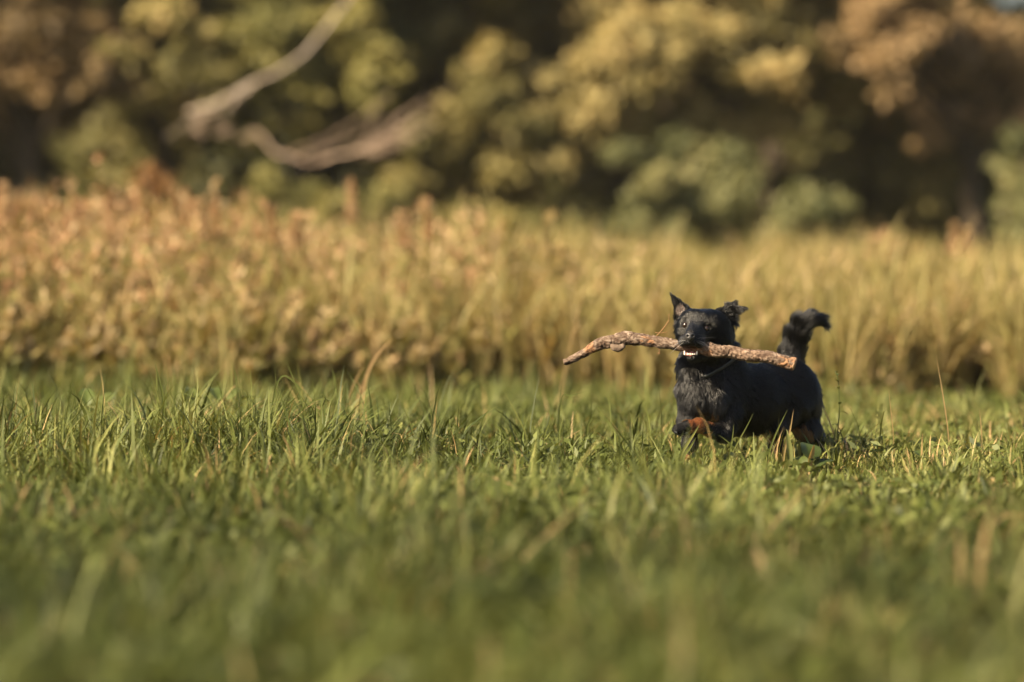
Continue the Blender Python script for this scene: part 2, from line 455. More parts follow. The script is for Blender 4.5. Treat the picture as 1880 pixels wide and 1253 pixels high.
def fill_clumps(x0, x1, y0, y1, n, rmin, rmax, Y, jy, seed, skip=()):
    rg = np.random.default_rng(seed); out = []; tries = 0
    while len(out) < n and tries < 2000:
        tries += 1
        px, py = rg.uniform(x0, x1), rg.uniform(y0, y1)
        if any(a < px < b and c < py < d for a, b, c, d in skip): continue
        out.append((px, py, rg.uniform(rmin, rmax), rg.uniform(-jy, jy)))
    return px_clumps(out, Y)

WOOD = 'trees along the edge of the wood'
# left: twiggy olive and brown trees over a dark hollow
make_tree('tree', 'brownish olive tree at the far left edge of the wood', 'tree', (at(60, 500, 37)[0], 37),
          fill_clumps(-160, 190, -300, 210, 30, 60, 105, 37, .7, 1) + px_clumps([(30, 120, 70), (110, 70, 60), (190, 150, 55), (60, 30, 70)], 36.4), 'russet', .08, .8, 101, WOOD, .13)
make_tree('tree', 'olive tree with loose twigs behind the pale dead branch', 'tree', (at(300, 500, 38)[0], 38),
          fill_clumps(180, 430, -300, 230, 34, 55, 100, 38, .8, 2) + px_clumps([(280, 130, 65), (250, 60, 60), (390, 80, 60), (330, 210, 45), (340, 120, 50, -1.3), (250, 180, 45, -1.2), (220, 110, 50, -1.2), (300, 30, 55, -1.2), (410, 160, 45, -1.2)], 37.3), 'olive', .08, .85, 102, WOOD, .13)
make_tree('tree', 'yellowish green tree between the dead branch and the dark gap', 'tree', (at(560, 500, 37.5)[0], 37.5),
          fill_clumps(430, 720, -300, 250, 36, 55, 100, 37.5, .8, 3) + px_clumps([(600, 130, 60), (650, 60, 70), (520, 40, 60), (690, 170, 60), (560, 230, 50)], 36.8), 'green', .08, .85, 103, WOOD, .12)
make_tree('tree', 'olive tree left of the dark notch at the top centre', 'tree', (at(800, 500, 38.5)[0], 38.5),
          fill_clumps(700, 950, -300, 330, 38, 55, 100, 38.5, .8, 4, [(930, 1100, -100, 90)]) + px_clumps([(790, 60, 75), (880, 150, 70), (740, 130, 60), (860, 260, 60), (830, 330, 50), (900, 180, 55, -1.5), (960, 240, 55, -1.5), (930, 310, 45, -1.4), (780, 260, 50, -1.3), (850, 200, 50, -1.4), (740, 330, 45, -1.2), (900, 100, 50, -1.3)], 37.7), 'olive', .08, .9, 104, WOOD, .13)
# right: the big rounded tree with bright lumps and a black hollow
make_tree('tree', 'large rounded tan tree with sunlit lumps above the black dog', 'tree', (at(1230, 500, 38.5)[0], 38.5),
          px_clumps([(1130, 80, 95, -.6), (1200, 105, 85, -.7), (1290, 60, 80, -.3), (1080, 150, 75, -.4), (1340, 95, 65, -.5), (1420, 130, 55, -.6), (1400, 30, 80, -.1), (1490, 50, 70, -.2), (1010, 190, 75, -.4), (1100, 220, 70, -.5), (1180, 190, 60, -.2), (1000, 280, 65, -.3), (1060, 300, 55, 0), (1280, 220, 55, .0), (1330, 250, 45, .1), (1550, 110, 70, .3), (1160, -60, 100), (1300, -80, 110), (1440, -80, 110), (1200, -180, 110), (1380, -200, 120), (1280, -300, 110), (1090, 0, 70), (1560, -30, 90), (960, 330, 55, .2)], 38.2) + fill_clumps(980, 1580, -40, 260, 26, 50, 90, 38.9, .5, 25),
          'tan', .08, 1.0, 105, WOOD, .17)
make_tree('shrub', 'pale sage shrub in front of the rounded tan tree', 'shrub', (at(1260, 470, 35.5)[0], 35.5),
          px_clumps([(1150, 285, 38), (1240, 270, 42), (1290, 310, 55), (1350, 300, 42), (1210, 330, 45), (1330, 360, 50), (1260, 380, 55), (1370, 340, 35), (1180, 390, 50), (1300, 430, 60)], 35.3, .3, 5),
          'sage', .07, 1.0, 106, 'shrubs at the foot of the wood', .06)
make_tree('shrub', 'small pale green bush right of the sage shrub', 'shrub', (at(1480, 480, 33.5)[0], 33.5),
          px_clumps([(1480, 370, 42), (1520, 385, 36), (1440, 395, 36), (1550, 375, 22), (1470, 430, 55), (1520, 440, 45), (1420, 440, 40)], 33.3, .25, 6),
          'sage', .065, 1.0, 107, 'shrubs at the foot of the wood', .05)
make_tree('tree', 'dark olive tree shading the black hollow at right', 'tree', (at(1640, 500, 41)[0], 41),
          fill_clumps(1440, 1760, -300, 420, 56, 55, 100, 40, .8, 7) + px_clumps([(1600, 90, 70, -1.2), (1640, 170, 60, -1.3), (1680, 110, 65, -1.2), (1620, 230, 45, -.8), (1590, 255, 35, -.9)], 41),
          'olive', .085, .75, 108, WOOD, .16)
make_tree('tree', 'orange tan tree in the upper right corner', 'tree', (at(1800, 500, 39)[0], 39),
          px_clumps([(1760, 120, 70), (1820, 140, 75), (1880, 110, 80), (1730, 60, 60), (1800, 60, 50), (1740, 200, 55), (1850, 210, 70), (1930, 180, 80), (1710, 250, 40), (1720, 150, 50), (1940, 80, 80), (1690, 20, 60), (1600, 30, 65, -1.2), (1670, 90, 58, -1.2), (1640, -30, 80, -1), (1710, 0, 60, -1), (1610, 110, 42, -1.2), (1560, 70, 45, -1.1), (1650, 160, 38, -1.2)], 38.6, .4, 8),
          'russet', .08, 1.0, 109, WOOD, .12)
make_tree('shrub', 'dark bluish green shrub at the right under the orange tree', 'shrub', (at(1790, 500, 40)[0], 40),
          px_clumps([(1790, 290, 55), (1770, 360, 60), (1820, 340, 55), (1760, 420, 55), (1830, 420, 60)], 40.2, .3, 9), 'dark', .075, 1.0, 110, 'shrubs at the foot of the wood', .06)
make_tree('shrub', 'olive green bush at the right edge of the picture', 'shrub', (at(1880, 500, 36)[0], 36),
          px_clumps([(1870, 320, 50), (1900, 260, 55), (1870, 390, 55), (1920, 340, 60), (1890, 440, 60)], 36, .3, 10), 'sage', .07, .9, 111, 'shrubs at the foot of the wood', .06)
make_tree('shrub', 'dry rust brown bush rising above the weeds at left', 'shrub', (at(270, 520, 21.5)[0], 21.5),
          px_clumps([(270, 330, 42), (230, 370, 45), (310, 360, 40), (200, 420, 45), (290, 420, 50), (350, 400, 35), (20, 400, 45), (90, 410, 45), (150, 390, 40)], 21.5, .2, 11), 'rust', .035, .55, 112, None, .02, thin=.5)
make_tree('shrub', 'dark green bush behind the middle of the weeds', 'shrub', (at(560, 500, 35)[0], 35),
          px_clumps([(490, 340, 40), (560, 370, 50), (620, 390, 50), (470, 400, 45), (700, 380, 45), (540, 420, 55)], 35, .3, 12), 'green', .065, .9, 113, 'shrubs at the foot of the wood', .05)

make_tree('shrub', 'low yellowish green bush topping the weeds at the centre', 'shrub', (at(880, 500, 29)[0], 29),
          px_clumps([(860, 400, 38), (920, 405, 36), (980, 415, 34), (820, 408, 32), (880, 440, 45), (960, 445, 40)], 29, .3, 13), 'green', .05, .8, 114, 'shrubs at the foot of the wood', .04, thin=.6)
make_tree('shrub', 'low pale tan bush in the weeds under the sage shrub', 'shrub', (at(1170, 500, 28)[0], 28),
          px_clumps([(1180, 415, 34), (1120, 425, 30), (1060, 425, 30), (1240, 430, 32), (1160, 450, 42)], 28, .3, 14), 'sage', .05, .8, 115, 'shrubs at the foot of the wood', .04, thin=.6)

# second row, in the shade behind: shared meshes, turned
def back_row():
    rg = np.random.default_rng(55)
    cl = []
    for k in range(34):
        a = rg.uniform(0, 6.28); rr = rg.uniform(.1, 1.5)
        cl.append((rr * math.cos(a), rr * math.sin(a) * .8, rg.uniform(.4, 7.2), rg.uniform(.55, .85)))
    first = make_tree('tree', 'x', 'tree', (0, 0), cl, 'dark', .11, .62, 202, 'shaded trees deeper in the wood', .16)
    kids = list(first.children)
    xs = [(-7.2, 43.5), (-5.4, 44.5), (-3.7, 43.2), (-2.0, 44.6), (-.3, 43.4), (1.4, 44.8), (3.0, 43.6), (4.4, 45)]
    for i, (x, y) in enumerate(xs):
        if i == 0: o = first
        else:
            o = first.copy(); COL.objects.link(o)
            for c in kids:
                d = c.copy(); COL.objects.link(d); d.parent = o
        o.location = (x, y, 0); o.rotation_euler = (0, 0, i * 2.1); s = rg.uniform(.95, 1.15); o.scale = (s, s, s)
        o['label'] = 'dark shaded tree deep in the wood behind the front trees'
        o['group'] = 'shaded trees deeper in the wood'
back_row()

# the depth of the wood: one far mass of leaves closing the view
def far_wood():
    rg = np.random.default_rng(77); n = 34000
    x = rg.uniform(-12, 7.6, n); y = 47 + rg.random(n) * 4
    top = 7.0 + 2.5 * fbm(np.stack([x, x * 0], -1), .5, 3) - 5.6 * np.clip((x - 5.2) / .9, 0, 1)
    z = rg.random(n) * top
    P = np.stack([x, y + .8 * fbm(np.stack([x, z], -1), .9, 8), z], -1)
    V, q = leaves(P, rg.normal(size=(n, 3)), rg.uniform(.22, .42, n), rg.uniform(.14, .26, n), rg)
    sp = Soup(); sp.add(V, [q], np.repeat(np.clip(rg.normal(.45, .2, n), 0, 1), 4))
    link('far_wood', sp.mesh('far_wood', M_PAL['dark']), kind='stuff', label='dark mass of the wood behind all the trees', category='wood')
far_wood()

# thin tree added out of view at left, to dapple the near grass
rgs = np.random.default_rng(91)
make_tree('tree', 'added thin crowned tree, unseen beyond the left edge, to shade the nearest grass', 'tree', (-7.6, 2.8),
          [(-6.9 + rgs.uniform(-2.6, 2.4), 2.4 + rgs.normal(0, 1.6), 6 + rgs.uniform(-1.3, 1.6), rgs.uniform(.3, .8)) for _ in range(44)], 'olive', .10, .036, 301, None, .05)
# ------------------------------------------------------------------ the dog
DB = np.array([(1380 - 940) / FPX * DOGY, DOGY, 0.0])      # foot point of the dog; all dog shapes are local to it

def dp(px, py, dy):
    return at(px, py, DOGY + dy) - DB

class SDF:
    """distance field of the body: round cones, ellipsoids and ear plates, smoothly joined, then cut"""
    def __init__(s): s.ops = []
    def cone(s, a, ra, b, rb, k=.02): s.ops.append(('c', np.array(a), ra, np.array(b), rb, k, +1))
    def chain(s, pts, k=.02):
        for (a, ra), (b, rb) in zip(pts[:-1], pts[1:]): s.cone(a, ra, b, rb, k)
    def ball(s, c, r, k=.02): s.ops.append(('e', np.array(c), np.broadcast_to(np.array(r, float), 3).copy(), None, None, k, +1))
    def tri(s, a, b, c, r, k=.01): s.ops.append(('t', np.array(a), np.array(b), np.array(c), r, k, +1))
    def cut(s, a, ra, b, rb, k=.006): s.ops.append(('c', np.array(a), ra, np.array(b), rb, k, -1))
    def prim(s, o, P):
        if o[0] == 'c':
            a, ra, b, rb = o[1:5]; ab = b - a
            h = np.clip((P - a) @ ab / (ab @ ab), 0, 1)
            return np.linalg.norm(P - a - h[..., None] * ab, axis=-1) - (ra + (rb - ra) * h)
        if o[0] == 'e':
            q = (P - o[1]) / o[2]; k0 = np.linalg.norm(q, axis=-1); k1 = np.linalg.norm(q / o[2], axis=-1)
            return k0 * (k0 - 1) / np.maximum(k1, 1e-6)
        a, b, c, r = o[1:5]
        ba, cb, ac = b - a, c - b, a - c; n = np.cross(ba, ac)
        pa, pb, pc = P - a, P - b, P - c
        ins = (np.sign(pa @ np.cross(ba, n)) + np.sign(pb @ np.cross(cb, n)) + np.sign(pc @ np.cross(ac, n))) < 2
        def e(v, p):
            h = np.clip(p @ v / (v @ v), 0, 1)[..., None]; d = v * h - p
            return (d * d).sum(-1)
        d1 = np.minimum(np.minimum(e(ba, pa), e(cb, pb)), e(ac, pc)); d2 = (pa @ n) ** 2 / (n @ n)
        return np.sqrt(np.where(ins, d1, d2)) - r
    def __call__(s, P):
        d = None
        for o in s.ops:
            p = s.prim(o, P); k = o[5]
            if d is None: d = p; continue
            if o[6] > 0:
                h = np.maximum(k - np.abs(d - p), 0) / k; d = np.minimum(d, p) - h * h * k * .25
            else:
                p = -p; h = np.maximum(k - np.abs(d - p), 0) / k; d = np.maximum(d, p) + h * h * k * .25
        return d
    def normal(s, P, e=.002):
        d0 = s(P); g = np.stack([s(P + np.eye(3)[k] * e) - d0 for k in range(3)], -1)
        return nrm(g)

B = SDF()
# trunk
B.cone(dp(1302, 722, -.10), .074, dp(1366, 734, .02), .098)
B.cone(dp(1366, 734, .02), .098, dp(1438, 724, .15), .095, .03)
B.ball(dp(1280, 732, -.145), (.036, .045, .056), .025)
B.ball(dp(1314, 736, -.140), (.036, .045, .056), .025)
B.cone(dp(1320, 702, -.05), .070, dp(1297, 632, -.115), .055, .04)
B.ball(dp(1273, 694, -.135), (.036, .045, .045), .03)
B.ball(dp(1345, 690, -.05), (.04, .05, .045), .03)
B.ball(dp(1264, 670, -.125), (.030, .04, .040), .03)
B.ball(dp(1336, 655, -.070), (.035, .045, .045), .03)
# hindquarters
B.ball(dp(1450, 728, .16), (.078, .085, .094), .03)
# left fore leg, lifted and folded
B.chain([(dp(1336, 715, -.075), .046), (dp(1337, 765, -.120), .037), (dp(1328, 793, -.145), .027)], .016)
B.chain([(dp(1328, 793, -.145), .025), (dp(1303, 789, -.195), .019), (dp(1283, 781, -.232), .0185)], .012)
B.chain([(dp(1283, 781, -.225), .0185), (dp(1264, 783, -.250), .017), (dp(1250, 788, -.262), .0165)], .010)
for q in ((1243, 785, -.272), (1244, 791, -.276), (1249, 795, -.270), (1240, 789, -.262)):
    B.ball(dp(*q), .0095, .006)
# right fore leg, standing
B.chain([(dp(1268, 720, -.135), .040), (dp(1265, 772, -.140), .030), (dp(1266, 815, -.14), .019), (dp(1264, 846, -.15), .017)], .02)
B.cone(dp(1264, 849, -.155), .018, dp(1260, 854, -.185), .015, .01)
# hind legs: knee forward, hock back
B.chain([(dp(1444, 745, .09), .062), (dp(1422, 780, .04), .036), (dp(1424, 815, .115), .019), (dp(1420, 846, .075), .016)], .02)
B.cone(dp(1420, 849, .07), .016, dp(1414, 853, .035), .015, .01)
B.chain([(dp(1468, 745, .19), .058), (dp(1480, 785, .15), .034), (dp(1500, 805, .245), .019), (dp(1502, 838, .27), .016)], .02)
B.cone(dp(1502, 840, .27), .016, dp(1497, 850, .24), .015, .01)
# tail
B.chain([(dp(1450, 690, .215), .036), (dp(1453, 655, .245), .029), (dp(1461, 622, .25), .026), (dp(1470, 598, .25), .024), (dp(1484, 588, .25), .019), (dp(1497, 587, .25), .012), (dp(1507, 593, .25), .005)], .012)
# head
B.ball(dp(1290, 598, -.150), (.060, .064, .042), .025)
B.ball(dp(1308, 594, -.145), (.042, .05, .035), .025)
B.ball(dp(1270, 590, -.155), (.034, .045, .032), .02)
B.ball(dp(1312, 614, -.140), (.042, .05, .042), .025)
B.ball(dp(1261, 609, -.165), (.028, .04, .036), .02)
B.ball(dp(1279, 588, -.185), (.032, .026, .024), .02)
B.cone(dp(1281, 611, -.200), .032, dp(1269, 623, -.262), .020, .018)
B.cone(dp(1277, 597, -.205), .018, dp(1268, 613, -.272), .011, .014)
B.ball(dp(1256, 627, -.248), (.017, .024, .016), .012)
B.ball(dp(1283, 628, -.244), (.019, .026, .017), .012)
B.cone(dp(1296, 640, -.150), .030, dp(1272, 656, -.232), .0125, .018)
B.ball(dp(1271, 655, -.236), (.017, .015, .010), .010)
# mouth
B.cut(dp(1269, 643, -.275), .009, dp(1278, 641, -.205), .018)
# eye sockets
B.cut(dp(1258, 597, -.250), .009, dp(1259, 597, -.220), .008, .012)
B.cut(dp(1297, 602, -.250), .010, dp(1296, 602, -.219), .009, .012)
# ears: the right one (viewer's left) pricked, the other one folded outwards
B.tri(dp(1246, 604, -.140), dp(1273, 577, -.140), dp(1240, 556, -.122), .0055, .014)
B.tri(dp(1244, 575, -.130), dp(1262, 568, -.138), dp(1236, 548, -.124), .0042, .006)
B.tri(dp(1240, 556, -.126), dp(1250, 557, -.130), dp(1232, 541, -.132), .0034, .005)
B.tri(dp(1308, 580, -.140), dp(1340, 617, -.112), dp(1347, 566, -.108), .0060, .014)
B.tri(dp(1316, 572, -.130), dp(1349, 594, -.112), dp(1349, 556, -.122), .0050, .008)
B.tri(dp(1333, 559, -.124), dp(1351, 576, -.116), dp(1367, 566, -.145), .0050, .006)

def surface_nets(f, lo, hi, h):
    n = np.ceil((hi - lo) / h).astype(int) + 1
    ax = [lo[k] + h * np.arange(n[k]) for k in range(3)]
    c4 = 4; nc = np.ceil((n - 1) / c4).astype(int) + 1          # coarse pass, then only the band near the skin
    g = np.stack(np.meshgrid(*[lo[k] + h * c4 * np.arange(nc[k]) for k in range(3)], indexing='ij'), -1)
    Dc = f(g)
    D = np.repeat(np.repeat(np.repeat(Dc, c4, 0), c4, 1), c4, 2)
    D = np.roll(D, (-2, -2, -2), (0, 1, 2)) if False else D
    D = D[:n[0], :n[1], :n[2]].astype(np.float32)
    band = np.argwhere(np.abs(D) < h * c4 * 2.2)
    D[tuple(band.T)] = f(lo + h * band)
    ins = D < 0
    c = [(a, b, d) for a in (0, 1) for b in (0, 1) for d in (0, 1)]
    sl = lambda a, m: slice(a, m - 1 + a)
    cnt = sum(ins[sl(a, n[0]), sl(b, n[1]), sl(d, n[2])].astype(np.int8) for a, b, d in c)
    act = (cnt > 0) & (cnt < 8)
    idx = -np.ones(act.shape, np.int64); idx[act] = np.arange(act.sum())
    I = np.argwhere(act); acc = np.zeros((len(I), 3)); num = np.zeros(len(I))
    for p in range(8):
        for q in range(p + 1, 8):
            cp, cq = np.array(c[p]), np.array(c[q])
            if np.abs(cp - cq).sum() != 1: continue
            dpv = D[tuple((I + cp).T)]; dq = D[tuple((I + cq).T)]
            m = (dpv < 0) != (dq < 0)
            t = np.where(m, dpv / np.where(m, dpv - dq, 1), 0)
            acc += np.where(m[:, None], cp + t[:, None] * (cq - cp), 0); num += m
    V = lo + h * (I + acc / num[:, None])
    quads = []
    for k in range(3):
        u, v = (k + 1) % 3, (k + 2) % 3
        s0 = [slice(None)] * 3; s1 = [slice(None)] * 3
        s0[k] = slice(0, -1); s1[k] = slice(1, None)
        ch = ins[tuple(s0)] != ins[tuple(s1)]
        E = np.argwhere(ch); E = E[(E[:, u] > 0) & (E[:, v] > 0) & (E[:, u] < n[u] - 1) & (E[:, v] < n[v] - 1)]
        eu = np.zeros(3, int); eu[u] = 1; ev = np.zeros(3, int); ev[v] = 1
        q = np.stack([idx[tuple((E - eu - ev).T)], idx[tuple((E - ev).T)], idx[tuple(E.T)], idx[tuple((E - eu).T)]], -1)
        fl = ins[tuple(E.T)]
        q[~fl] = q[~fl][:, ::-1]
        quads.append(q)
    return V, np.concatenate(quads)

def ray_hit(px, py, d0=-.36):
    """where the line of sight through (px, py) meets the dog's skin"""
    ds = np.arange(d0, .3, .001)
    P = np.stack([dp(px, py, d) for d in ds]); v = B(P)
    k = np.argmax(v < 0)
    return P[k]

def hair_mat(name, col, rough=.32, rr=.45, ior=1.38):
    m, nt, out = mat_new(name)
    h = nt.nodes.new('ShaderNodeBsdfHairPrincipled'); h.parametrization = 'COLOR'
    info = nt.nodes.new('ShaderNodeHairInfo')
    r = ramp_node(nt, [(0, tuple(c * .6 for c in col)), (1, tuple(min(1, c * 1.5) for c in col))])
    nt.links.new(info.outputs['Random'], r.inputs[0]); nt.links.new(r.outputs[0], h.inputs['Color'])
    h.inputs['IOR'].default_value = ior; h.inputs['Roughness'].default_value = rough; h.inputs['Radial Roughness'].default_value = rr
    h.inputs['Random Roughness'].default_value = .5
    nt.links.new(h.outputs[0], out.inputs[0])
    return m

def skin_mat():
    m, nt, out = mat_new('dog_skin')
    p = nt.nodes.new('ShaderNodeBsdfPrincipled'); p.inputs['Roughness'].default_value = .7; p.inputs['Specular IOR Level'].default_value = .2
    a = nt.nodes.new('ShaderNodeAttribute'); a.attribute_name = 'rust'
    r = ramp_node(nt, [(0, (.006, .0055, .0055)), (1, (.09, .028, .008))]); nt.links.new(a.outputs['Fac'], r.inputs[0])
    nt.links.new(r.outputs[0], p.inputs['Base Color']); nt.links.new(p.outputs[0], out.inputs[0])
    return m
M_SKIN = skin_mat()
M_FUR = hair_mat('black_fur', (.0035, .0033, .0032), .20, .30)
M_TAN = hair_mat('rust_fur', (.36, .12, .032), .4, .6)
M_EYE = plain_mat('dog_eye', (.016, .008, .004), .17, .8)
M_NOSE = plain_mat('dog_nose', (.020, .019, .019), .36, .5, (240, (.036, .034, .034)), .35)
M_TOOTH = plain_mat('tooth_enamel', (.80, .74, .64), .3, .5)
M_GUM = plain_mat('gum', (.42, .17, .15), .35, .5, (60, (.50, .24, .21)))
M_COLLAR = plain_mat('collar_webbing', (.026, .028, .029), .6, .4, (300, (.05, .053, .053)), .3)
M_PAD = plain_mat('paw_pad', (.07, .08, .085), .7, .3)

def curves_obj(name, P, R, mat, parent):
    """P (n,k,3) strands, R (n,k) radii"""
    n, k = P.shape[:2]
    hc = bpy.data.hair_curves.new(name)
    hc.add_curves([k] * n)
    hc.attributes['position'].data.foreach_set('vector', P.reshape(-1).astype(np.float32))
    ra = hc.attributes.get('radius') or hc.attributes.new('radius', 'FLOAT', 'POINT')
    ra.data.foreach_set('value', R.reshape(-1).astype(np.float32))
    hc.materials.append(mat)
    return link(name, hc, parent)

def build_dog():
    dog = link('dog', None, loc=DB, label='black dog with rust paws trotting through grass, holding a stick', category='dog')
    lo = np.array([-.275, -.33, -.02]); hi = np.array([.245, .36, .54])
    V, Q = surface_nets(B, lo, hi, .0048)
    spots = [(1276, 780, -.235, .036), (1298, 790, -.195, .026), (1312, 764, -.19, .016), (1262, 848, -.170, .022), (1409, 795, .045, .036), (1413, 828, .055, .034), (1455, 792, .12, .026), (1500, 845, .25, .03), (1476, 797, .12, .026)]
    def rust(P_):
        out = np.zeros(len(P_), bool); nz = .7 + .6 * vnoise(P_, 90, 17)
        for (x, y, z, r) in spots[:2] + spots[3:]: out |= np.linalg.norm(P_ - dp(x, y, z), axis=1) < r * nz
        out |= np.linalg.norm(P_ - ray_hit(1311, 763), axis=1) < .013 * nz
        return out & ~(np.linalg.norm(P_ - dp(1244, 791, -.272), axis=1) < .021)
    body = link('body', np_mesh('body', V, [Q], M_SKIN, {'rust': rust(V)}, smooth=True), dog)
    # ---- fur: roots on the skin, combed by hand-set guides
    G = [  # px, py, depth, flow (x right, y away, z up), length, lift
        (1269, 606, -.27, (.05, .7, .6), .0095, .35), (1268, 625, -.27, (0, .5, -.6), .008, .35), (1257, 627, -.25, (-.5, .7, -.2), .008, .3), (1282, 628, -.25, (.6, .7, -.2), .009, .3),
        (1277, 596, -.23, (.05, .6, .8), .010, .35), (1279, 582, -.20, (.05, .7, .6), .014, .35), (1258, 586, -.2, (-.3, .6, .7), .012, .4), (1298, 590, -.2, (.3, .6, .6), .013, .4),
        (1285, 573, -.15, (.1, 1, .0), .014, .3), (1310, 575, -.14, (.3, .9, 0), .016, .3),
        (1246, 605, -.16, (-.4, .7, -.5), .022, .45), (1312, 615, -.17, (.6, .7, -.3), .022, .35), (1338, 612, -.13, (.6, .5, -.6), .032, .55), (1330, 630, -.12, (.5, .6, -.7), .034, .5),
        (1271, 660, -.22, (0, .5, -.8), .016, .4), (1290, 655, -.18, (.1, .5, -.8), .024, .35), (1260, 660, -.16, (-.3, .3, -.9), .03, .4),
        (1240, 560, -.13, (-.25, .1, .95), .010, .35), (1234, 547, -.13, (-.4, .0, .9), .012, .4), (1262, 580, -.14, (-.1, .2, .9), .018, .5), (1252, 590, -.14, (0, -.2, .9), .016, .5),
        (1340, 566, -.12, (.6, .1, .6), .014, .4), (1360, 566, -.135, (.9, -.1, -.1), .014, .35), (1335, 600, -.115, (.4, .1, -.9), .022, .5), (1325, 580, -.13, (.4, 0, .6), .018, .5),
        (1250, 690, -.13, (-.35, .0, -.9), .042, .45), (1275, 690, -.18, (-.1, 0, -1), .040, .4), (1300, 690, -.17, (.1, .1, -1), .040, .35), (1345, 690, -.09, (.4, .4, -.8), .040, .5), (1345, 655, -.05, (.6, .7, -.4), .040, .5),
        (1255, 730, -.15, (-.25, .0, -.95), .032, .3), (1285, 740, -.2, (0, 0, -1), .036, .25), (1310, 745, -.19, (.15, .05, -1), .036, .3), (1290, 775, -.16, (0, .1, -1), .034, .3),
        (1340, 740, -.12, (.35, .3, -.9), .028, .3), (1335, 790, -.13, (.3, .4, -.8), .030, .35),
        (1370, 672, .0, (.6, .75, -.15), .034, .3), (1380, 720, -.07, (.45, .6, -.65), .034, .25), (1370, 790, .0, (.3, .4, -.85), .036, .4), (1400, 785, .05, (.3, .4, -.85), .038, .4),
        (1430, 672, .15, (.65, .7, -.2), .038, .4), (1440, 720, .05, (.5, .4, -.75), .036, .25), (1490, 690, .17, (.7, .3, -.6), .040, .45), (1500, 735, .18, (.6, .2, -.8), .044, .45), (1490, 780, .2, (.4, .2, -.9), .040, .4),
        (1450, 770, .05, (.2, .1, -1), .028, .25), (1424, 815, .08, (0, .2, -1), .012, .25), (1420, 850, .05, (0, -.3, -.9), .014, .3), (1498, 815, .24, (0, .3, -1), .014, .3), (1500, 848, .25, (0, -.3, -.9), .008, .2),
        (1300, 790, -.19, (-.5, -.3, -.6), .014, .3), (1280, 780, -.23, (-.8, -.5, -.2), .015, .35), (1245, 788, -.27, (-.8, -.6, -.2), .012, .3), (1265, 810, -.14, (0, 0, -1), .018, .3), (1262, 850, -.17, (0, -.5, -.8), .014, .3),
        (1436, 655, .24, (-.35, .1, .9), .036, .5), (1450, 655, .22, (0, 0, 1), .036, .4), (1440, 625, .25, (-.25, 0, .95), .040, .5), (1478, 640, .25, (.4, 0, .8), .040, .5), (1480, 620, .25, (.55, 0, .7), .042, .5), (1452, 600, .25, (-.05, 0, 1), .036, .45), (1488, 604, .25, (.9, 0, .0), .044, .4), (1468, 580, .25, (.6, 0, .7), .034, .4), (1495, 582, .25, (.95, 0, -.15), .048, .35), (1510, 594, .25, (.8, 0, -.7), .045, .25),
    ]
    gp = np.stack([dp(*g[:3]) for g in G]); gf = nrm(np.array([g[3] for g in G], float)); gl = np.array([g[4] * (1 if g[1] < 640 else .66 if g[0] < 1432 else 1.0 if g[2] > .219 and g[1] < 660 else .78) for g in G]); gu = np.array([g[5] for g in G])
    rg = np.random.default_rng(5)
    tri = np.concatenate([Q[:, [0, 1, 2]], Q[:, [0, 2, 3]]])
    A = V[tri[:, 0]]; e1 = V[tri[:, 1]] - A; e2 = V[tri[:, 2]] - A
    ar = np.linalg.norm(np.cross(e1, e2), axis=1)
    cen = A + (e1 + e2) / 3
    dn = np.where((np.linalg.norm(cen - dp(1285, 605, -.2), axis=1) < .115), 2.6, 1.0)      # finer coat on the head
    NS = 120000
    k = rg.choice(len(tri), NS, p=ar * dn / (ar * dn).sum())
    a, b = rg.random(NS), rg.random(NS); fl = a + b > 1; a[fl] = 1 - a[fl]; b[fl] = 1 - b[fl]
    R0 = A[k] + e1[k] * a[:, None] + e2[k] * b[:, None]
    eyeL = ray_hit(1258.5, 597.5); eyeR = ray_hit(1296.5, 603.5); nose_c = ray_hit(1267, 617)
    mouth = dp(1270, 644, -.235)
    ok = (np.linalg.norm(R0 - eyeL, axis=1) > .0088) & (np.linalg.norm(R0 - eyeR, axis=1) > .0098) & (np.linalg.norm(R0 - nose_c, axis=1) > .0120)
    mo = (R0 - mouth) / np.array([.022, .045, .014]); ok &= (np.linalg.norm(mo, axis=1) > 1) & (R0[:, 2] > .008)
    R0 = R0[ok]; NS = len(R0)
    Nn = B.normal(R0)
    d2 = ((R0[:, None, :] - gp[None]) ** 2).sum(-1)
    w = 1 / (d2 + 2e-4) ** 2; w /= w.sum(1, keepdims=True)
    F = nrm(w @ gf); L = w @ gl; U = w @ gu
    cax = nrm(dp(1296, 630, -.12) - dp(1318, 705, -.06))        # along the neck; the collar flattens the coat
    s = np.abs((R0 - dp(1306, 664, -.10)) @ cax)
    under = (s < .016) & (np.linalg.norm(R0 - dp(1306, 664, -.10), axis=1) < .11)
    L = np.where(under, L * .35, L)
    F = F - (F * Nn).sum(1, keepdims=True) * Nn; F = nrm(F)
    # locks
    jit = np.stack([fbm(R0, 45, 81 + q) for q in range(3)], -1) - .5
    F = nrm(F + jit * np.where(L > .028, .3, .7)[:, None] + rg.normal(size=F.shape) * .10)
    L = L * rg.uniform(.65, 1.15, NS) * (.8 + .5 * vnoise(R0, 60, 91))
    U = np.clip(.75 * U * np.where(L > .028, 1.0, .6 + .8 * vnoise(R0, 38, 95)) + rg.normal(0, .04, NS), .02, .7)
    K = 5; t = np.linspace(0, 1, K)
    P = np.empty((NS, K, 3))
    d0 = nrm(F + Nn * (U * 1.6)[:, None]); d1 = nrm(F + Nn * (U * .35)[:, None] + np.array([0, 0, -.22]))
    for q in range(K):
        P[:, q] = R0 - Nn * .001 + L[:, None] * (d0 * (t[q] - .5 * t[q] ** 2) + d1 * .5 * t[q] ** 2)
    # pull neighbouring tips together into locks
    nc = NS // 14
    ci = rg.choice(NS, nc, replace=False)
    kd = kdtree.KDTree(nc)
    for i, c in enumerate(ci): kd.insert(R0[c], i)
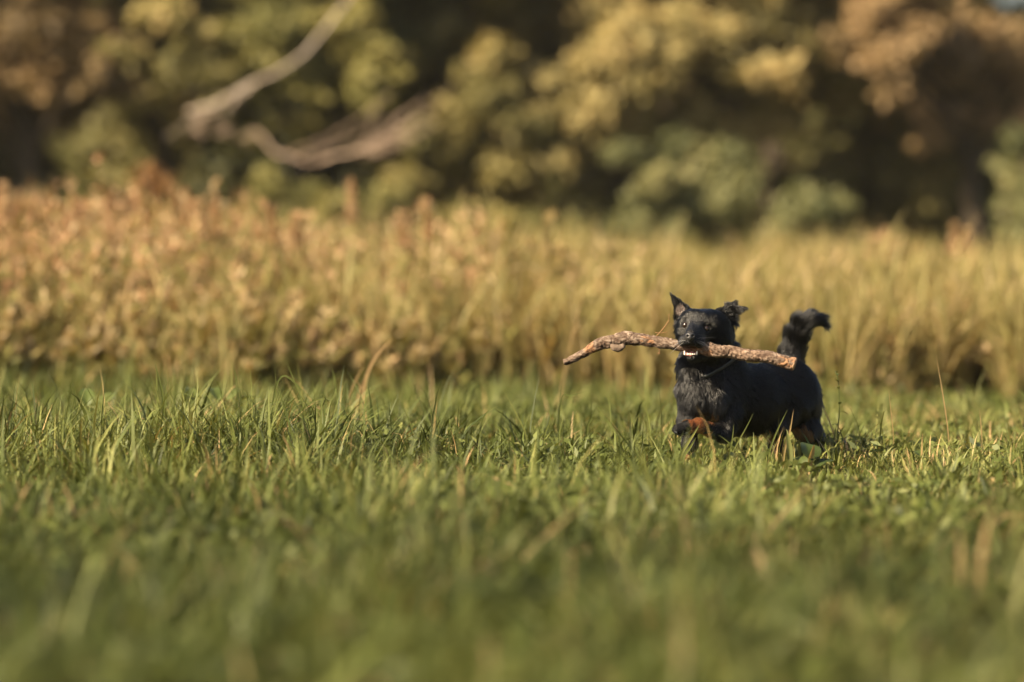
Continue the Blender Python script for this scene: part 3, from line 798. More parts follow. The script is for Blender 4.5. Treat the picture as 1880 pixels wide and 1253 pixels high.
    kd.balance()
    own = np.array([ci[kd.find(r)[1]] for r in R0])
    near_ok = np.linalg.norm(R0 - R0[own], axis=1) < .02
    amt = np.where(near_ok, np.where(L > .03, .3, np.clip(.40 * (L / .02), .05, .48)), 0)
    for q in range(1, K):
        tgt = P[own, q]
        P[:, q] += (tgt - P[:, q]) * (amt * t[q] ** 1.2)[:, None]
    rad = np.clip(.00026 + .005 * L, .00026, .00042)[:, None] * np.array([1, 1, .9, .7, .25])[None]
    # rust markings: paws, lower legs, a spot on the chest, inside of the thighs
    tan = rust(R0)
    inner = (Nn[:, 1] < -.3) & (np.linalg.norm((R0 - dp(1250, 576, -.13)) / np.array([1, 3, 1.5]), axis=1) < .0135 * (.8 + .4 * rg.random(NS)))
    tan &= ~inner
    curves_obj('fur', P[inner], rad[inner], hair_mat('ear_fur', (.15, .10, .08), .4, .6), dog)['label'] = 'brownish grey fur inside the pricked ear'
    face = (np.linalg.norm((R0 - dp(1273, 606, -.25)) / np.array([1, 1.2, 1]), axis=1) < .047 * (.8 + .4 * rg.random(NS))) & ~tan & ~inner  # sunlit grey of muzzle and forehead is put into this fur's colour
    keepb = ~tan & ~inner & ~face
    curves_obj('fur', P[face], rad[face], hair_mat('sunlit_face_fur', (.009, .0087, .0085), .25, .38, 1.47), dog)['label'] = 'short black fur on the face with sunlit grey put into its colour'
    curves_obj('fur', P[keepb], rad[keepb], M_FUR, dog)
    curves_obj('fur', P[tan], rad[tan], M_TAN, dog)['label'] = 'rust brown fur on the paws and lower legs'
    # ---- eyes, nose, mouth
    def sphere(name, c, r, mat, sc=(1, 1, 1), parent=dog):
        th = np.linspace(0, np.pi, 13); ph = np.linspace(0, 2 * np.pi, 20, endpoint=False)
        S = np.stack([np.sin(th)[:, None] * np.cos(ph), np.sin(th)[:, None] * np.sin(ph), np.cos(th)[:, None] + 0 * ph], -1).reshape(-1, 3)
        i = np.arange(12)[:, None]; j = np.arange(20)[None]
        q = np.stack([i * 20 + j, i * 20 + (j + 1) % 20, (i + 1) * 20 + (j + 1) % 20, (i + 1) * 20 + j], -1).reshape(-1, 4)[:, ::-1]
        return link(name, np_mesh(name, S * r * np.array(sc), [q], mat, smooth=True), parent, loc=c)
    sphere('eye', eyeL + np.array([0, .0012, 0]), .0084, M_EYE)
    sphere('eye', eyeR + np.array([0, .0006, 0]), .0090, M_EYE)
    N = SDF(); c = nose_c + np.array([0, .002, 0])
    N.ball(c, (.0140, .011, .0102), .006); N.ball(c + np.array([0, .001, -.008]), (.008, .010, .008), .008)
    for sx in (-1, 1):
        N.cut(c + np.array([sx * .0068, -.016, -.0005]), .0032, c + np.array([sx * .0074, -.004, .0005]), .0030, .003)
        N.cut(c + np.array([sx * .0125, -.012, -.004]), .0016, c + np.array([sx * .010, -.008, -.003]), .0012, .002)
    N.cut(c + np.array([0, -.016, -.004]), .0009, c + np.array([0, -.012, -.014]), .0009, .0015)
    Vn, Qn = surface_nets(N, c - .022, c + .022, .0011)
    link('nose', np_mesh('nose', Vn, [Qn], M_NOSE, smooth=True), dog)
    # lower gum and tongue, teeth
    J = SDF(); J.cone(dp(1260, 651, -.240), .0045, dp(1268, 652, -.247), .0045); J.cone(dp(1268, 652, -.247), .0045, dp(1277, 651, -.240), .0045, .004)
    J.cone(dp(1260, 651, -.240), .0045, dp(1262, 650, -.205), .004, .004); J.cone(dp(1277, 651, -.240), .0045, dp(1284, 649, -.205), .004, .004)
    Vn, Qn = surface_nets(J, dp(1250, 665, -.27), dp(1295, 635, -.19), .0015)
    gum = link('gum', np_mesh('gum', Vn, [Qn], M_GUM, smooth=True), dog)
    Tn = SDF(); Tn.cone(dp(1270, 651, -.236), .0085, dp(1280, 649, -.19), .012)
    Vn, Qn = surface_nets(Tn, dp(1250, 668, -.26), dp(1305, 630, -.17), .002)
    link('tongue', np_mesh('tongue', Vn * np.array([1, 1, 1]), [Qn], M_GUM, smooth=True), dog)
    def tooth(px, py, dy, dirv, ln, r, par=None):
        p0 = dp(px, py, dy); d = np.array(dirv, float); d /= np.linalg.norm(d); tt = np.linspace(0, 1, 6)
        pth = p0 + d * ln * tt[:, None] + np.array([0, 1, 0]) * (.0015 * tt ** 2)[:, None]
        V_, p_ = tube(pth, r * np.sqrt(np.clip(1 - tt ** 1.6, .015, 1)), 8)
        link('tooth', np_mesh('tooth', V_, p_, M_TOOTH, smooth=True), par or dog)
    tooth(1257.5, 652, -.246, (-.18, -.1, 1), .0125, .0030, gum); tooth(1278.5, 652, -.246, (.22, -.1, 1), .0125, .0030, gum)
    for x in (1262, 1265.3, 1268.5, 1271.7, 1274.8): tooth(x, 651.5, -.251, (0, -.15, 1), .0045, .0019, gum)
    tooth(1257, 629, -.252, (-.1, -.05, -1), .009, .0024); tooth(1281, 630, -.25, (.1, -.05, -1), .009, .0024)
    # whiskers
    W = []
    for sx, x0, n in ((-1, 1257, 6), (1, 1282, 9)):
        for q in range(n):
            p0 = ray_hit(x0 + rg.uniform(-3, 4), 624 + rg.uniform(-3, 7)); d = nrm(np.array([sx * rg.uniform(.6, 1), rg.uniform(-.3, .3), rg.uniform(-.75, .35)]))
            ln = rg.uniform(.03, .055); tt = np.linspace(0, 1, 6)[:, None]
            W.append(p0 + d * ln * tt + np.array([0, .01, -.008]) * tt ** 2)
    W = np.stack(W)
    m_wh = hair_mat('whisker_hair', (.35, .32, .28), .3, .4)
    curves_obj('whiskers', W, np.broadcast_to(np.array([.0003, .0003, .00028, .00024, .0002, .0001]), W.shape[:2]).copy(), m_wh, dog)
    # paw pads of the lifted foot
    for (x, y, z, r) in ((1258, 795, -.262, .0085), (1248, 797, -.274, .006), (1242, 794, -.279, .0055)):
        sphere('paw_pad', dp(x, y, z), r, M_PAD, (1.2, .8, .8))
    # collar: a webbing band round the neck with a buckle
    c0 = dp(1304, 660, -.105); ax = nrm(dp(1300, 630, -.125) - dp(1316, 705, -.045))
    a1 = nrm(np.cross(ax, [0, 1, 0])); a2 = np.cross(ax, a1)
    ph = np.linspace(0, 2 * np.pi, 72, endpoint=False)
    ring = []
    for p_ in ph:
        dv = a1 * math.cos(p_) + a2 * math.sin(p_)
        ss = np.arange(.02, .12, .001); sd = B(c0 + dv * ss[:, None]); kk = np.argmax(sd > .007) if (sd > .007).any() else 60
        ring.append(min(ss[kk], .088))
    ring = np.array(ring)
    for _ in range(6): ring = .5 * ring + .25 * (np.roll(ring, 1) + np.roll(ring, -1))
    prof = [(-.0055, 0), (.0055, 0), (.0055, .0025), (-.0055, .0025)]
    Vc = np.stack([c0 + (a1 * np.cos(ph)[:, None] + a2 * np.sin(ph)[:, None]) * (ring + o)[:, None] + ax * h_ for h_, o in prof], 1).reshape(-1, 3)
    i = np.arange(72)[:, None]; j = np.arange(4)[None]
    qc = np.stack([i * 4 + j, i * 4 + (j + 1) % 4, ((i + 1) % 72) * 4 + (j + 1) % 4, ((i + 1) % 72) * 4 + j], -1).reshape(-1, 4)
    collar = link('collar', np_mesh('collar', Vc, [qc], M_COLLAR), dog); collar['label'] = 'grey webbing collar round the neck'
    return dog
DOG = build_dog()

# ------------------------------------------------------------------ the stick in its mouth
def build_stick():
    pts = [(1036, 666, .0115), (1050, 660, .0135), (1075, 648, .0165), (1105, 632, .0200), (1135, 624, .0225), (1158, 622, .0225), (1190, 626, .0205), (1235, 633, .0185), (1262, 637, .0170), (1284, 640, .0185), (1300, 642, .0240), (1325, 645, .0235), (1360, 650, .0230), (1400, 655, .0230), (1435, 663, .0240), (1460, 670, .0245)]
    C = np.array([at(x, y, DOGY - .222 - .20 * (x - 1268) / 618) for x, y, r in pts]); r = np.array([p[2] for p in pts])
    base = C[8]
    n, m = 420, 40
    path = smooth_path(C, n); u = np.linspace(0, 1, n)
    path = path + (np.stack([fbm(path, 30, 40 + q, 2) for q in range(3)], -1) - .5) * .010
    rad = np.interp(np.linspace(0, len(pts) - 1, n), np.arange(len(pts)), r) * np.interp(np.linspace(0, 1, n), [0, .55, 1], [.9, .9, .80])
    V, polys = tube(path, rad, m)
    ctr = np.repeat(path, m, 0); out = nrm(V - ctr)
    sl = np.repeat(np.concatenate([[0], np.cumsum(np.linalg.norm(np.diff(path, axis=0), axis=1))]), m)
    s = np.stack([sl, (V - ctr)[:, 1], (V - ctr)[:, 2]], -1)
    def plates(Pq, seed):                       # bark scales: cell edges are cracks
        Pq = Pq + (np.stack([vnoise(Pq, .9, seed + 5 + q) for q in range(3)], -1) - .5) * .9
        i0 = np.floor(Pq).astype(np.int64); f1 = np.full(len(Pq), 9.); f2 = f1.copy(); cid = np.zeros(len(Pq))
        for a in (-1, 0, 1):
            for b in (-1, 0, 1):
                for c in (-1, 0, 1):
                    ii = i0 + np.array([a, b, c])
                    ctr_ = ii + np.stack([_hash(ii[:, 0], ii[:, 1], ii[:, 2], seed + q) for q in range(3)], -1)
                    d_ = np.linalg.norm(Pq - ctr_, axis=1); new = d_ < f1
                    f2 = np.where(new, f1, np.minimum(f2, d_)); cid = np.where(new, _hash(ii[:, 0], ii[:, 1], ii[:, 2], seed + 9), cid); f1 = np.minimum(f1, d_)
        return f2 - f1, cid
    e, cid = plates(s * np.array([48, 110, 110]), 3)
    crack = np.clip(1 - e / .20, 0, 1)
    lump = fbm(s, 18, 5, 2) - .5; fine = fbm(s, 190, 8, 3) - .5
    peel = np.clip((fbm(s, 22, 12, 2) - .56) * 9, 0, 1) * (cid > .25)
    disp = lump * .009 + fine * .0038 + (cid - .5) * .0014 - np.clip(1 - e / .10, 0, 1) * .0028 - peel * .0018
    V = V + out * disp[:, None]
    knot = np.exp(-(((V - at(1308, 637, DOGY - .265)) / .013) ** 2).sum(1)); V += out * (.007 * knot)[:, None]
    mt, nt, o_ = mat_new('stick_bark')
    p = nt.nodes.new('ShaderNodeBsdfPrincipled'); p.inputs['Roughness'].default_value = .85; p.inputs['Specular IOR Level'].default_value = .2
    at1 = nt.nodes.new('ShaderNodeAttribute'); at1.attribute_name = 'peel'
    tc = nt.nodes.new('ShaderNodeTexCoord')
    nz = nt.nodes.new('ShaderNodeTexNoise'); nz.inputs['Scale'].default_value = 55; nz.inputs['Detail'].default_value = 6
    nt.links.new(tc.outputs['Object'], nz.inputs['Vector'])
    rb = ramp_node(nt, [(.3, (.062, .043, .032)), (.5, (.13, .093, .068)), (.72, (.24, .185, .145))]); nt.links.new(nz.outputs[0], rb.inputs[0])
    rw = ramp_node(nt, [(.3, (.17, .085, .045)), (.7, (.29, .165, .09))]); nt.links.new(nz.outputs[0], rw.inputs[0])
    mx = nt.nodes.new('ShaderNodeMix'); mx.data_type = 'RGBA'
    nt.links.new(at1.outputs['Fac'], mx.inputs[0]); nt.links.new(rb.outputs[0], mx.inputs[6]); nt.links.new(rw.outputs[0], mx.inputs[7])
    at2 = nt.nodes.new('ShaderNodeAttribute'); at2.attribute_name = 'crack'
    at3 = nt.nodes.new('ShaderNodeAttribute'); at3.attribute_name = 'scale_id'
    mr = nt.nodes.new('ShaderNodeMapRange'); mr.inputs[3].default_value = .75; mr.inputs[4].default_value = 1.2
    hs = nt.nodes.new('ShaderNodeHueSaturation'); nt.links.new(at3.outputs['Fac'], mr.inputs[0]); nt.links.new(mr.outputs[0], hs.inputs['Value']); nt.links.new(mx.outputs[2], hs.inputs['Color'])
    m2 = nt.nodes.new('ShaderNodeMix'); m2.data_type = 'RGBA'; m2.inputs[7].default_value = (.045, .024, .015, 1)
    nt.links.new(at2.outputs['Fac'], m2.inputs[0]); nt.links.new(hs.outputs[0], m2.inputs[6])
    nt.links.new(m2.outputs[2], p.inputs['Base Color'])
    bp = nt.nodes.new('ShaderNodeBump'); bp.inputs['Strength'].default_value = .8; bp.inputs['Distance'].default_value = .003
    nt.links.new(nz.outputs[0], bp.inputs['Height']); nt.links.new(bp.outputs[0], p.inputs['Normal'])
    nt.links.new(p.outputs[0], o_.inputs[0])
    root = link('stick', None, loc=base, label='long crooked bark covered stick held crosswise in the dog\'s mouth', category='stick')
    link('bark', np_mesh('bark', V - base, polys, mt, {'peel': np.clip(peel + .35 * np.clip((np.repeat(u, m) - .55) * 6, 0, 1) * vnoise(s, 14, 3), 0, 1), 'crack': crack, 'scale_id': cid}, True), root)
    # sawn right end
    cut_m = plain_mat('cut_wood', (.17, .10, .06), .85, .2, (70, (.34, .23, .15)), .6)
    d = nrm(path[-1] - path[-4]); Ve, pe = tube(np.array([path[-1] - d * .004, path[-1] + d * .0015]), np.array([.0185, .0172]), 22)
    link('cut_end', np_mesh('cut_end', Ve - base, pe, cut_m), root)
    # a flake of bark hanging below the bend, and the broken stub
    st = smooth_path([at(1120, 633, DOGY - .185), at(1132, 640, DOGY - .19), at(1143, 637, DOGY - .19), at(1146, 630, DOGY - .185)], 12)
    Vs, ps = tube(st, np.array([.003, .006, .0085, .010, .0105, .0105, .010, .009, .008, .006, .004, .002]), 9)
    Vs = Vs + (np.stack([fbm(Vs, 140, 3 + q) for q in range(3)], -1) - .5) * .010
    link('stub', np_mesh('stub', Vs - base, ps, mt, {'peel': np.zeros(len(Vs)), 'crack': np.zeros(len(Vs)), 'scale_id': vnoise(Vs, 200, 4) * .6}, True), root)
    # dry twigs caught on it
    tm = plain_mat('dry_twig', (.20, .11, .05), .8, .2)
    for tw in ([(1205, 618), (1214, 608), (1222, 598), (1229, 586), (1227, 580), (1231, 577)], [(1203, 611), (1212, 612), (1226, 610)], [(1209, 640), (1211, 646), (1207, 650), (1213, 649)]):
        pth = smooth_path([at(x, y, DOGY - .205) for x, y in tw], 14)
        Vt, pt = tube(pth, np.linspace(.0014, .0008, 14), 6)
        link('twig', np_mesh('twig', Vt - base, pt, tm, smooth=True), root)
build_stick()
# ------------------------------------------------------------------ dead branch, seed plumes, single plants
def dead_wood(label, origin, limbs, twigs, mat=None):
    mat = mat or M_DEAD
    root_p = at(*origin)
    root = link('dead_branch', None, loc=root_p, label=label, category='branch')
    def part(name, pts, r0, r1, n=26, k=8):
        C = np.array([at(*p) for p in pts]); path = smooth_path(C, n)
        path = path + (np.stack([fbm(path, 6, 30 + q, 2) for q in range(3)], -1) - .5) * .05
        V, p = tube(path, np.linspace(r0, r1, n), k)
        link(name, np_mesh(name, V - root_p, p, mat, smooth=True), root)
    for l in limbs: part('limb', *l)
    for t in twigs: part('twig', *t, 10, 6)
rgb = np.random.default_rng(9)
tw = []
for k in range(6):
    x0 = rgb.uniform(350, 480); y0 = np.interp(x0, [350, 480], [204, 147])
    tw.append(([(x0, y0, 30.6), (x0 - rgb.uniform(10, 40), y0 + rgb.uniform(10, 30), 30.5), (x0 - rgb.uniform(30, 80), y0 + rgb.uniform(20, 70), 30.4)], .0055, .003))
dead_wood('pale straight dead branch slanting down from the top edge', (545, 115, 31),
          [([(860, -330, 36.5), (740, -150, 34), (640, 0, 32), (590, 62, 31.4), (540, 117, 31), (470, 152, 30.8), (400, 188, 30.6), (345, 205, 30.5)], .010, .017, 40)], tw)
tw = []
for k in range(16):
    x0 = rgb.uniform(520, 720); y0 = np.interp(x0, [520, 570, 640, 720], [284, 297, 280, 250])
    x1 = rgb.uniform(690, 845); y1 = rgb.uniform(140, 275)
    tw.append(([(x0, y0, 29.65), ((x0 + x1) / 2, (y0 + y1) / 2 + rgb.uniform(5, 22), 29.6 + rgb.uniform(-.3, .3)), (x1, y1, 29.6 + rgb.uniform(-.5, .5))], .0055, .003))
for k in range(6):
    x0 = rgb.uniform(340, 480); y0 = np.interp(x0, [340, 480], [240, 262])
    tw.append(([(x0, y0, 31), (x0 - rgb.uniform(-40, 40), y0 + rgb.uniform(-30, 10), 31), (x0 - rgb.uniform(-90, 90), y0 + rgb.uniform(-50, 20), 31)], .009, .004))
dead_wood('bare brown dead bough bending upwards into a twiggy end', (560, 296, 29.7),
          [([(470, 240, 34), (488, 262, 31.5), (512, 282, 30), (565, 297, 29.7), (630, 283, 29.6), (690, 258, 29.6), (760, 220, 29.6)], .010, .004, 44)], tw, plain_mat('brown_dead_wood', (.22, .155, .11), .85, .15, (6, (.36, .27, .20)), .4))

def build_plumes():
    """single seed plumes that stand out above the weeds"""
    rg = np.random.default_rng(31)
    stem_m = []; 
    for v in range(4):
        h = 1.0; tt = np.linspace(0, 1, 8); lean = rg.normal(0, .05, 2)
        path = np.stack([lean[0] * tt ** 2, lean[1] * tt ** 2, tt * h], -1)
        Vs, ps = tube(path, np.linspace(.005, .002, 8), 5)
        st = np_mesh('stem', Vs, ps, M_WEED, {'tint': np.full(len(Vs), .62)})
        n = 24; s = rg.uniform(.15, .8, n)
        Pl = np.stack([np.interp(s, tt, path[:, k]) for k in range(3)], -1)
        V, q = leaves(Pl, np.stack([rg.normal(size=n), rg.normal(size=n), rg.uniform(.1, 1, n)], -1), rg.uniform(.07, .13, n), rg.uniform(.016, .03, n), rg)
        lf = np_mesh('foliage', V, [q], M_WEED, {'tint': np.repeat(np.clip(rg.normal(.4, .14, n), 0, .8), 4)})
        n = 190; s = .80 + .22 * rg.random(n)
        Pl = np.stack([np.interp(s, tt, path[:, k]) for k in range(3)], -1) + rg.normal(size=(n, 3)) * np.array([.020, .020, .01]) * (1.15 - (s[:, None] - .8) / .25)
        V, q = leaves(Pl, np.stack([rg.normal(size=n) * .6, rg.normal(size=n) * .6, rg.uniform(.3, 1.1, n)], -1), rg.uniform(.025, .05, n), rg.uniform(.010, .02, n), rg)
        pl = np_mesh('seed_plume', V, [q], M_WEED, {'tint': np.repeat(np.clip(rg.normal(.96, .05, n), .8, 1), 4)})
        stem_m.append((st, lf, pl))
    left = [(8, 345), (48, 400), (70, 378), (118, 385), (130, 374), (200, 372), (300, 410), (352, 358), (366, 376), (405, 385), (452, 368), (515, 392), (540, 398), (648, 340), (745, 395), (805, 375)]
    right = [(1600, 440), (1645, 428), (1660, 445), (1752, 418), (1772, 425), (1700, 455)]
    for k, (px, py) in enumerate(left + right):
        Y = rg.uniform(18, 20) if k < len(left) else rg.uniform(20, 23)
        p = at(px, py, Y); gz = float(ground_z(p[0], Y)); h = p[2] - gz
        o = link('seed_plume_weed', None, loc=(p[0], Y, gz))
        o['category'] = 'weed'
        if k < len(left):
            o['group'] = 'rusty seed plumes above the weeds at left'; o['label'] = 'rusty seed plume standing above the weeds at left'
        else:
            o['group'] = 'pale seed plumes above the weeds at right'; o['label'] = 'pale pinkish seed plume standing above the weeds at right'
        o.rotation_euler = (0, 0, rg.uniform(0, 6.28)); w_ = rg.uniform(.6, 1.0); o.scale = (w_, w_, h)
        for nm, me in zip(('stem', 'foliage', 'seed_plume'), stem_m[k % 4]): link(nm, me, o)
build_plumes()

# single blades and stems that stand out of the grass
M_LEAF = foliage_mat('dock_leaf', [(0, (.020, .034, .008)), (.5, (.065, .085, .020)), (.8, (.14, .14, .045)), (1, (.34, .22, .10))], .25, .5, .25)

def blade_mesh(pts, Y, w, tint, base, mat=M_GRASS, n=14, dY=0.0):
    C = smooth_path([at(x, y, Y + dY * k / max(1, len(pts) - 1)) for k, (x, y) in enumerate(pts)], n)
    T = nrm(np.gradient(C, axis=0)); view = np.array([.25, -1, .15]); S = nrm(np.cross(T, view)); Nn = np.cross(S, T)
    t = np.linspace(0, 1, n); ww = w * .5 * np.clip(np.minimum(.55 + 1.5 * t, 1.3 * (1 - t ** 2.5)), .04, 1)
    V = np.stack([C - S * ww[:, None], C - Nn * (ww * .35)[:, None], C + S * ww[:, None]], 1).reshape(-1, 3) - base
    i = np.arange(n - 1)[:, None]; j = np.arange(2)[None]
    q = np.stack([i * 3 + j, i * 3 + j + 1, (i + 1) * 3 + j + 1, (i + 1) * 3 + j], -1).reshape(-1, 4)
    return np_mesh('blade', V, [q], mat, {'tint': np.clip(np.repeat(tint + .1 * (t - .5), 3), 0, 1)}, True)

def tuft(name, label, cat, Y, blades, part='blade', mat=M_GRASS):
    """blades: (px points root to tip, width, tint)"""
    x0 = np.mean([b[0][0][0] for b in blades]); b0 = at(x0, 860, Y); b0 = np.array([b0[0], Y, float(ground_z(b0[0], Y))])
    root = link(name, None, loc=b0, label=label, category=cat)
    for pts, w, tint in blades:
        # root the blade in the soil
        g = at(pts[0][0], pts[0][1], Y); gpy = pts[0][1]
        if g[2] > b0[2]:
            d = (g[2] - b0[2] + .01) * FPX / Y
            pts = [(pts[0][0] + (pts[0][0] - pts[1][0]) * .3, gpy + d)] + list(pts)
        link(part, blade_mesh(pts, Y, w, tint, b0, mat), root)
    return root

tuft('tall_grass', 'tuft of long arching green blades in the grass at left', 'grass', 11.55, [
    ([(498, 800), (500, 750), (508, 706), (520, 690), (536, 698), (560, 722), (588, 745)], .0055, .34),
    ([(548, 800), (553, 760), (570, 740), (600, 732), (625, 738)], .005, .4), ([(470, 800), (478, 765), (490, 742), (530, 738), (548, 752)], .005, .3),
    ([(430, 800), (440, 765), (462, 752), (485, 756)], .005, .34), ([(560, 800), (556, 745), (540, 700), (524, 660)], .005, .5), ([(512, 790), (508, 740), (505, 672)], .004, .6),
    ([(575, 800), (580, 750), (572, 690)], .0045, .55), ([(600, 800), (590, 760), (560, 738), (535, 735)], .005, .45), ([(520, 800), (530, 760), (556, 738), (600, 742)], .0045, .36)])
tuft('tall_grass', 'stiff upright green blades in the grass at far left', 'grass', 11.4, [
    ([(300, 810), (300, 740), (293, 700), (283, 664)], .0075, .33), ([(315, 800), (325, 750), (345, 700)], .005, .5), ([(150, 800), (140, 750), (134, 705)], .006, .28),
    ([(128, 800), (132, 760), (140, 715)], .005, .4), ([(175, 800), (168, 765), (150, 735)], .0055, .36), ([(330, 800), (320, 755), (328, 722), (370, 735)], .005, .4), ([(60, 800), (66, 760), (72, 712)], .005, .45)])
tuft('tall_grass', 'few thin upright blades between the arching tuft and the dog', 'grass', 11.45, [
    ([(760, 810), (750, 770), (735, 740)], .005, .4), ([(805, 800), (802, 770), (790, 735)], .004, .5), ([(1078, 790), (1085, 770), (1098, 740)], .005, .36), ([(1000, 800), (1010, 770), (1006, 745)], .005, .55),
    ([(965, 800), (950, 765), (920, 708)], .0055, .62), ([(1030, 735), (1050, 727), (1085, 716)], .003, .3), ([(880, 800), (892, 760), (915, 745)], .005, .5)])
tuft('tall_grass', 'green and straw blades crossing in front of the dog\'s belly', 'grass', 11.08, [
    ([(1335, 850), (1350, 820), (1370, 785), (1384, 757)], .0042, .58), ([(1340, 830), (1345, 800), (1347, 778)], .0045, .5), ([(1412, 832), (1425, 795), (1446, 752)], .0062, .52), ([(1405, 860), (1425, 815), (1440, 785)], .003, .85),
    ([(1440, 830), (1450, 790), (1457, 752)], .0075, .90), ([(1310, 850), (1300, 825), (1283, 795)], .004, .2), ([(1365, 845), (1340, 815), (1318, 798)], .0045, .18), ([(1330, 850), (1312, 820), (1300, 800)], .0035, .22), ([(1420, 840), (1400, 815), (1375, 800)], .0035, .2)])
tuft('tall_grass', 'broad pale blades in front of the dog\'s lifted paw', 'grass', 11.06, [
    ([(1250, 838), (1262, 815), (1275, 795), (1284, 780)], .0085, .66), ([(1255, 840), (1268, 820), (1278, 803)], .0085, .42), ([(1242, 850), (1238, 825), (1228, 800)], .006, .5), ([(1292, 850), (1290, 825), (1302, 808)], .005, .6)])
tuft('dry_stem', 'dry straw stem leaning right in the middle of the field', 'stem', 13.2, [([(655, 740), (668, 700), (690, 655), (722, 620)], .010, .97), ([(668, 715), (680, 670), (700, 640)], .012, .95), ([(640, 740), (652, 700), (668, 672)], .007, .92)])
tuft('dry_stem', 'thin tall pale straw left of the dog', 'stem', 14.4, [([(1030, 720), (1045, 640), (1062, 570), (1080, 508)], .008, .95)])
tuft('dry_stem', 'pair of dry stems standing in the grass right of the dog', 'stem', 11.5, [([(1800, 850), (1802, 800), (1798, 748)], .004, .93), ([(1640, 800), (1636, 760), (1630, 700)], .0035, .9), ([(1740, 790), (1730, 720), (1718, 650)], .004, .96)])
tuft('tall_grass', 'pale blurred blades at the right edge of the foreground', 'grass', 8.6, [
    ([(1840, 1150), (1835, 1060), (1850, 990), (1880, 960)], .012, .88), ([(1800, 1120), (1815, 1040), (1860, 960), (1900, 935)], .010, .86), ([(1830, 1130), (1822, 1070), (1828, 1010)], .013, .9), ([(1860, 1130), (1870, 1060), (1890, 990)], .012, .85), ([(1760, 1080), (1790, 1000), (1840, 950), (1890, 945)], .008, .85)])
tuft('tall_grass', 'single pale green blade arching over the grass at lower left', 'grass', 9.9, [([(540, 1010), (500, 925), (455, 880), (400, 850)], .011, .62), ([(395, 960), (385, 900), (352, 870)], .008, .5)])

def leaf_plate(L, W, curl, fold, wave, seed):
    n, m = 12, 7
    t = np.linspace(0, 1, n)[:, None]; s = np.linspace(-1, 1, m)[None]
    w = W * .5 * np.sin(np.pi * np.clip(t, .015, .985) ** .75) ** .8
    x = s * w; a = curl * t
    y = L * np.where(np.abs(curl) < 1e-3, t, np.sin(a) / max(abs(curl), 1e-3) * np.sign(curl)) + 0 * s
    z = L * (1 - np.cos(a)) / curl + fold * np.abs(s) * w + wave * W * np.sin(t * 9 + seed) * np.abs(s)
    V = np.stack([x + 0 * t, y, z + 0 * s], -1).reshape(-1, 3)
    i = np.arange(n - 1)[:, None]; j = np.arange(m - 1)[None]
    q = np.stack([i * m + j, i * m + j + 1, (i + 1) * m + j + 1, (i + 1) * m + j], -1).reshape(-1, 4)
    return V, q

def leaf_plant(name, label, cat, Y, items, seed=0):
    """items: (px, py of the leaf base, length, width, azimuth, elevation, roll, curl, tint)"""
    x0 = np.mean([i[0] for i in items]); b0 = at(x0, 860, Y); b0 = np.array([b0[0], Y, float(ground_z(b0[0], Y))])
    root = link(name, None, loc=b0, label=label, category=cat)
    for k, (px, py, L, W, az, el, roll, curl, tint) in enumerate(items):
        V, q = leaf_plate(L, W, curl, .35, .05, seed + k)
        M = Matrix.Rotation(math.radians(az), 3, 'Z') @ Matrix.Rotation(math.radians(el), 3, 'X') @ Matrix.Rotation(math.radians(roll), 3, 'Y')
        V = V @ np.array(M).T + (at(px, py, Y) - b0)
        lf = link('leaf', np_mesh('leaf', V, [q], M_LEAF, {'tint': np.full(len(V), tint)}, True), root)
        a = np.zeros(3); b = at(px, py, Y) - b0
        if b[2] > .01:
            Vs, ps = tube(smooth_path([np.array([0, 0, -.01]), (a + b) / 2 + np.array([0, 0, .005]), b], 6), np.linspace(.003, .002, 6), 5)
            link('leaf_stalk', np_mesh('leaf_stalk', Vs, ps, M_LEAF, {'tint': np.full(len(Vs), .7)}), lf)
    return root
leaf_plant('dock_plant', 'broad leaved dark green dock in the grass under the dog\'s hind legs', 'plant', 11.02, [
    (1490, 846, .085, .066, 10, 62, 15, -.9, .12), (1470, 862, .10, .06, 25, 72, -20, -2.2, .42), (1450, 860, .12, .020, -10, 80, 30, -.5, .66), (1500, 860, .08, .05, -60, 45, 10, -1.2, .2), (1478, 860, .07, .04, 160, 40, 0, -1.0, .35), (1486, 862, .075, .02, 0, 82, 40, .6, .98)], 3)
leaf_plant('dock_plant', 'dark pointed dock leaf standing in the grass at right', 'plant', 11.2, [
    (1722, 872, .075, .03, -12, 78, 35, -.5, .1), (1690, 838, .05, .03, 40, 40, 0, -1, .25), (1850, 858, .06, .035, -10, 55, 25, -1, .2), (1760, 862, .06, .03, 90, 35, 0, -1, .4)], 9)
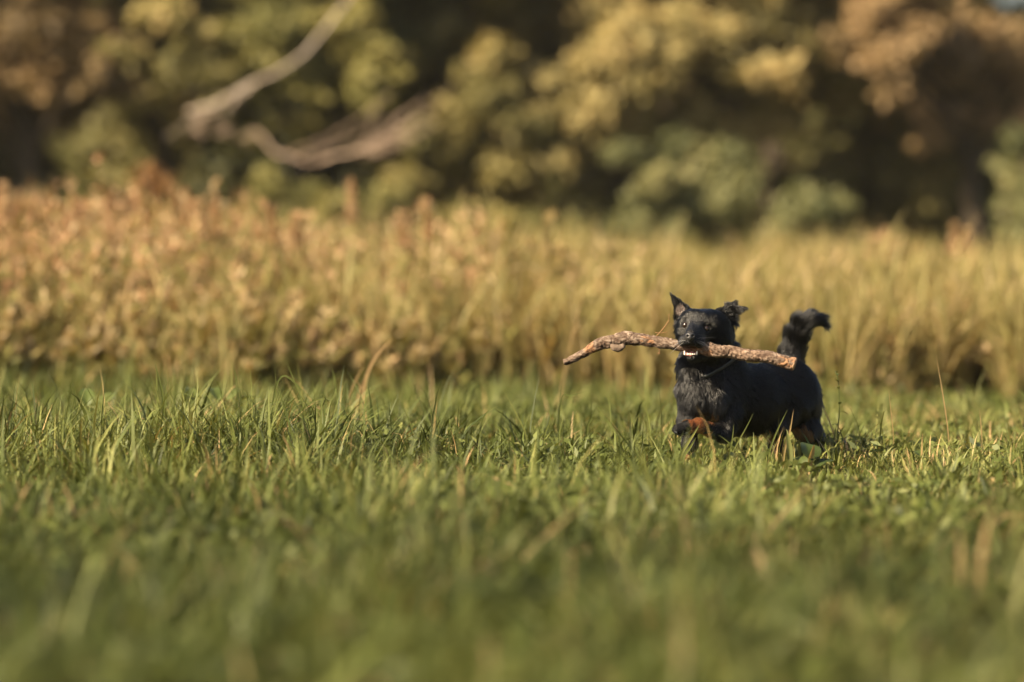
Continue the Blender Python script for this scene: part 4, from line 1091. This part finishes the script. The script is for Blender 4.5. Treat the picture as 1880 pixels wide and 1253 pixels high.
leaf_plant('dock_plant', 'low broad leaved weeds in the grass at left behind the tuft', 'plant', 12.3, [
    (400, 735, .10, .05, 20, 55, 10, -1.2, .45), (420, 735, .09, .05, -40, 50, 0, -1.0, .55), (385, 740, .08, .05, 80, 40, 0, -1, .5), (440, 740, .08, .045, -80, 40, 0, -1, .6), (160, 745, .10, .05, 10, 60, 0, -1, .5), (190, 745, .09, .05, -30, 55, 0, -1, .55), (350, 742, .1, .045, 0, 60, 20, -1, .55)], 21)

def sprout():
    Y = 11.55; b0 = at(1540, 860, Y); b0[2] = float(ground_z(b0[0], Y))
    root = link('sapling_sprout', None, loc=b0, label='thin leafy sprout standing right behind the dog\'s rump', category='sprout')
    path = smooth_path([at(x, y, Y) - b0 for x, y in ((1540, 862), (1538, 800), (1541, 750), (1539, 700), (1534, 683))], 16)
    V, p = tube(path, np.linspace(.0022, .001, 16), 6)
    link('stem', np_mesh('stem', V, p, M_LEAF, {'tint': np.full(len(V), .55)}, True), root)
    rg = np.random.default_rng(4)
    for k, f in enumerate((4, 5, 7, 8, 10, 11, 12, 13, 14, 15)):
        V, q = leaf_plate(.035 - .0014 * k, .012, -.9, .3, .02, k)
        M = Matrix.Rotation(rg.uniform(0, 6.28), 3, 'Z') @ Matrix.Rotation(math.radians(rg.uniform(0, 45)), 3, 'X')
        link('leaf', np_mesh('leaf', V @ np.array(M).T + path[f], [q], M_LEAF, {'tint': np.full(len(V), rg.uniform(.3, .7))}, True), root)
sprout()

# ------------------------------------------------------------------ warm thin haze over the meadow
def build_haze():
    x0, x1, y0, y1, z0, z1 = -620, 620, -320, 820, -1.2, 12.5
    V = [(x, y, z) for x in (x0, x1) for y in (y0, y1) for z in (z0, z1)]
    F = [(0, 1, 3, 2), (4, 6, 7, 5), (0, 4, 5, 1), (2, 3, 7, 6), (0, 2, 6, 4), (1, 5, 7, 3)]
    me = bpy.data.meshes.new('haze'); me.from_pydata(V, [], F)
    m, nt, out = mat_new('haze_air')
    v = nt.nodes.new('ShaderNodeVolumePrincipled')
    v.inputs['Color'].default_value = (.95, .93, .88, 1); v.inputs['Density'].default_value = .00025; v.inputs['Anisotropy'].default_value = .1
    nt.links.new(v.outputs[0], out.inputs['Volume'])
    me.materials.append(m)
    link('haze', me, kind='stuff', label='thin warm haze in the air', category='haze')
build_haze()
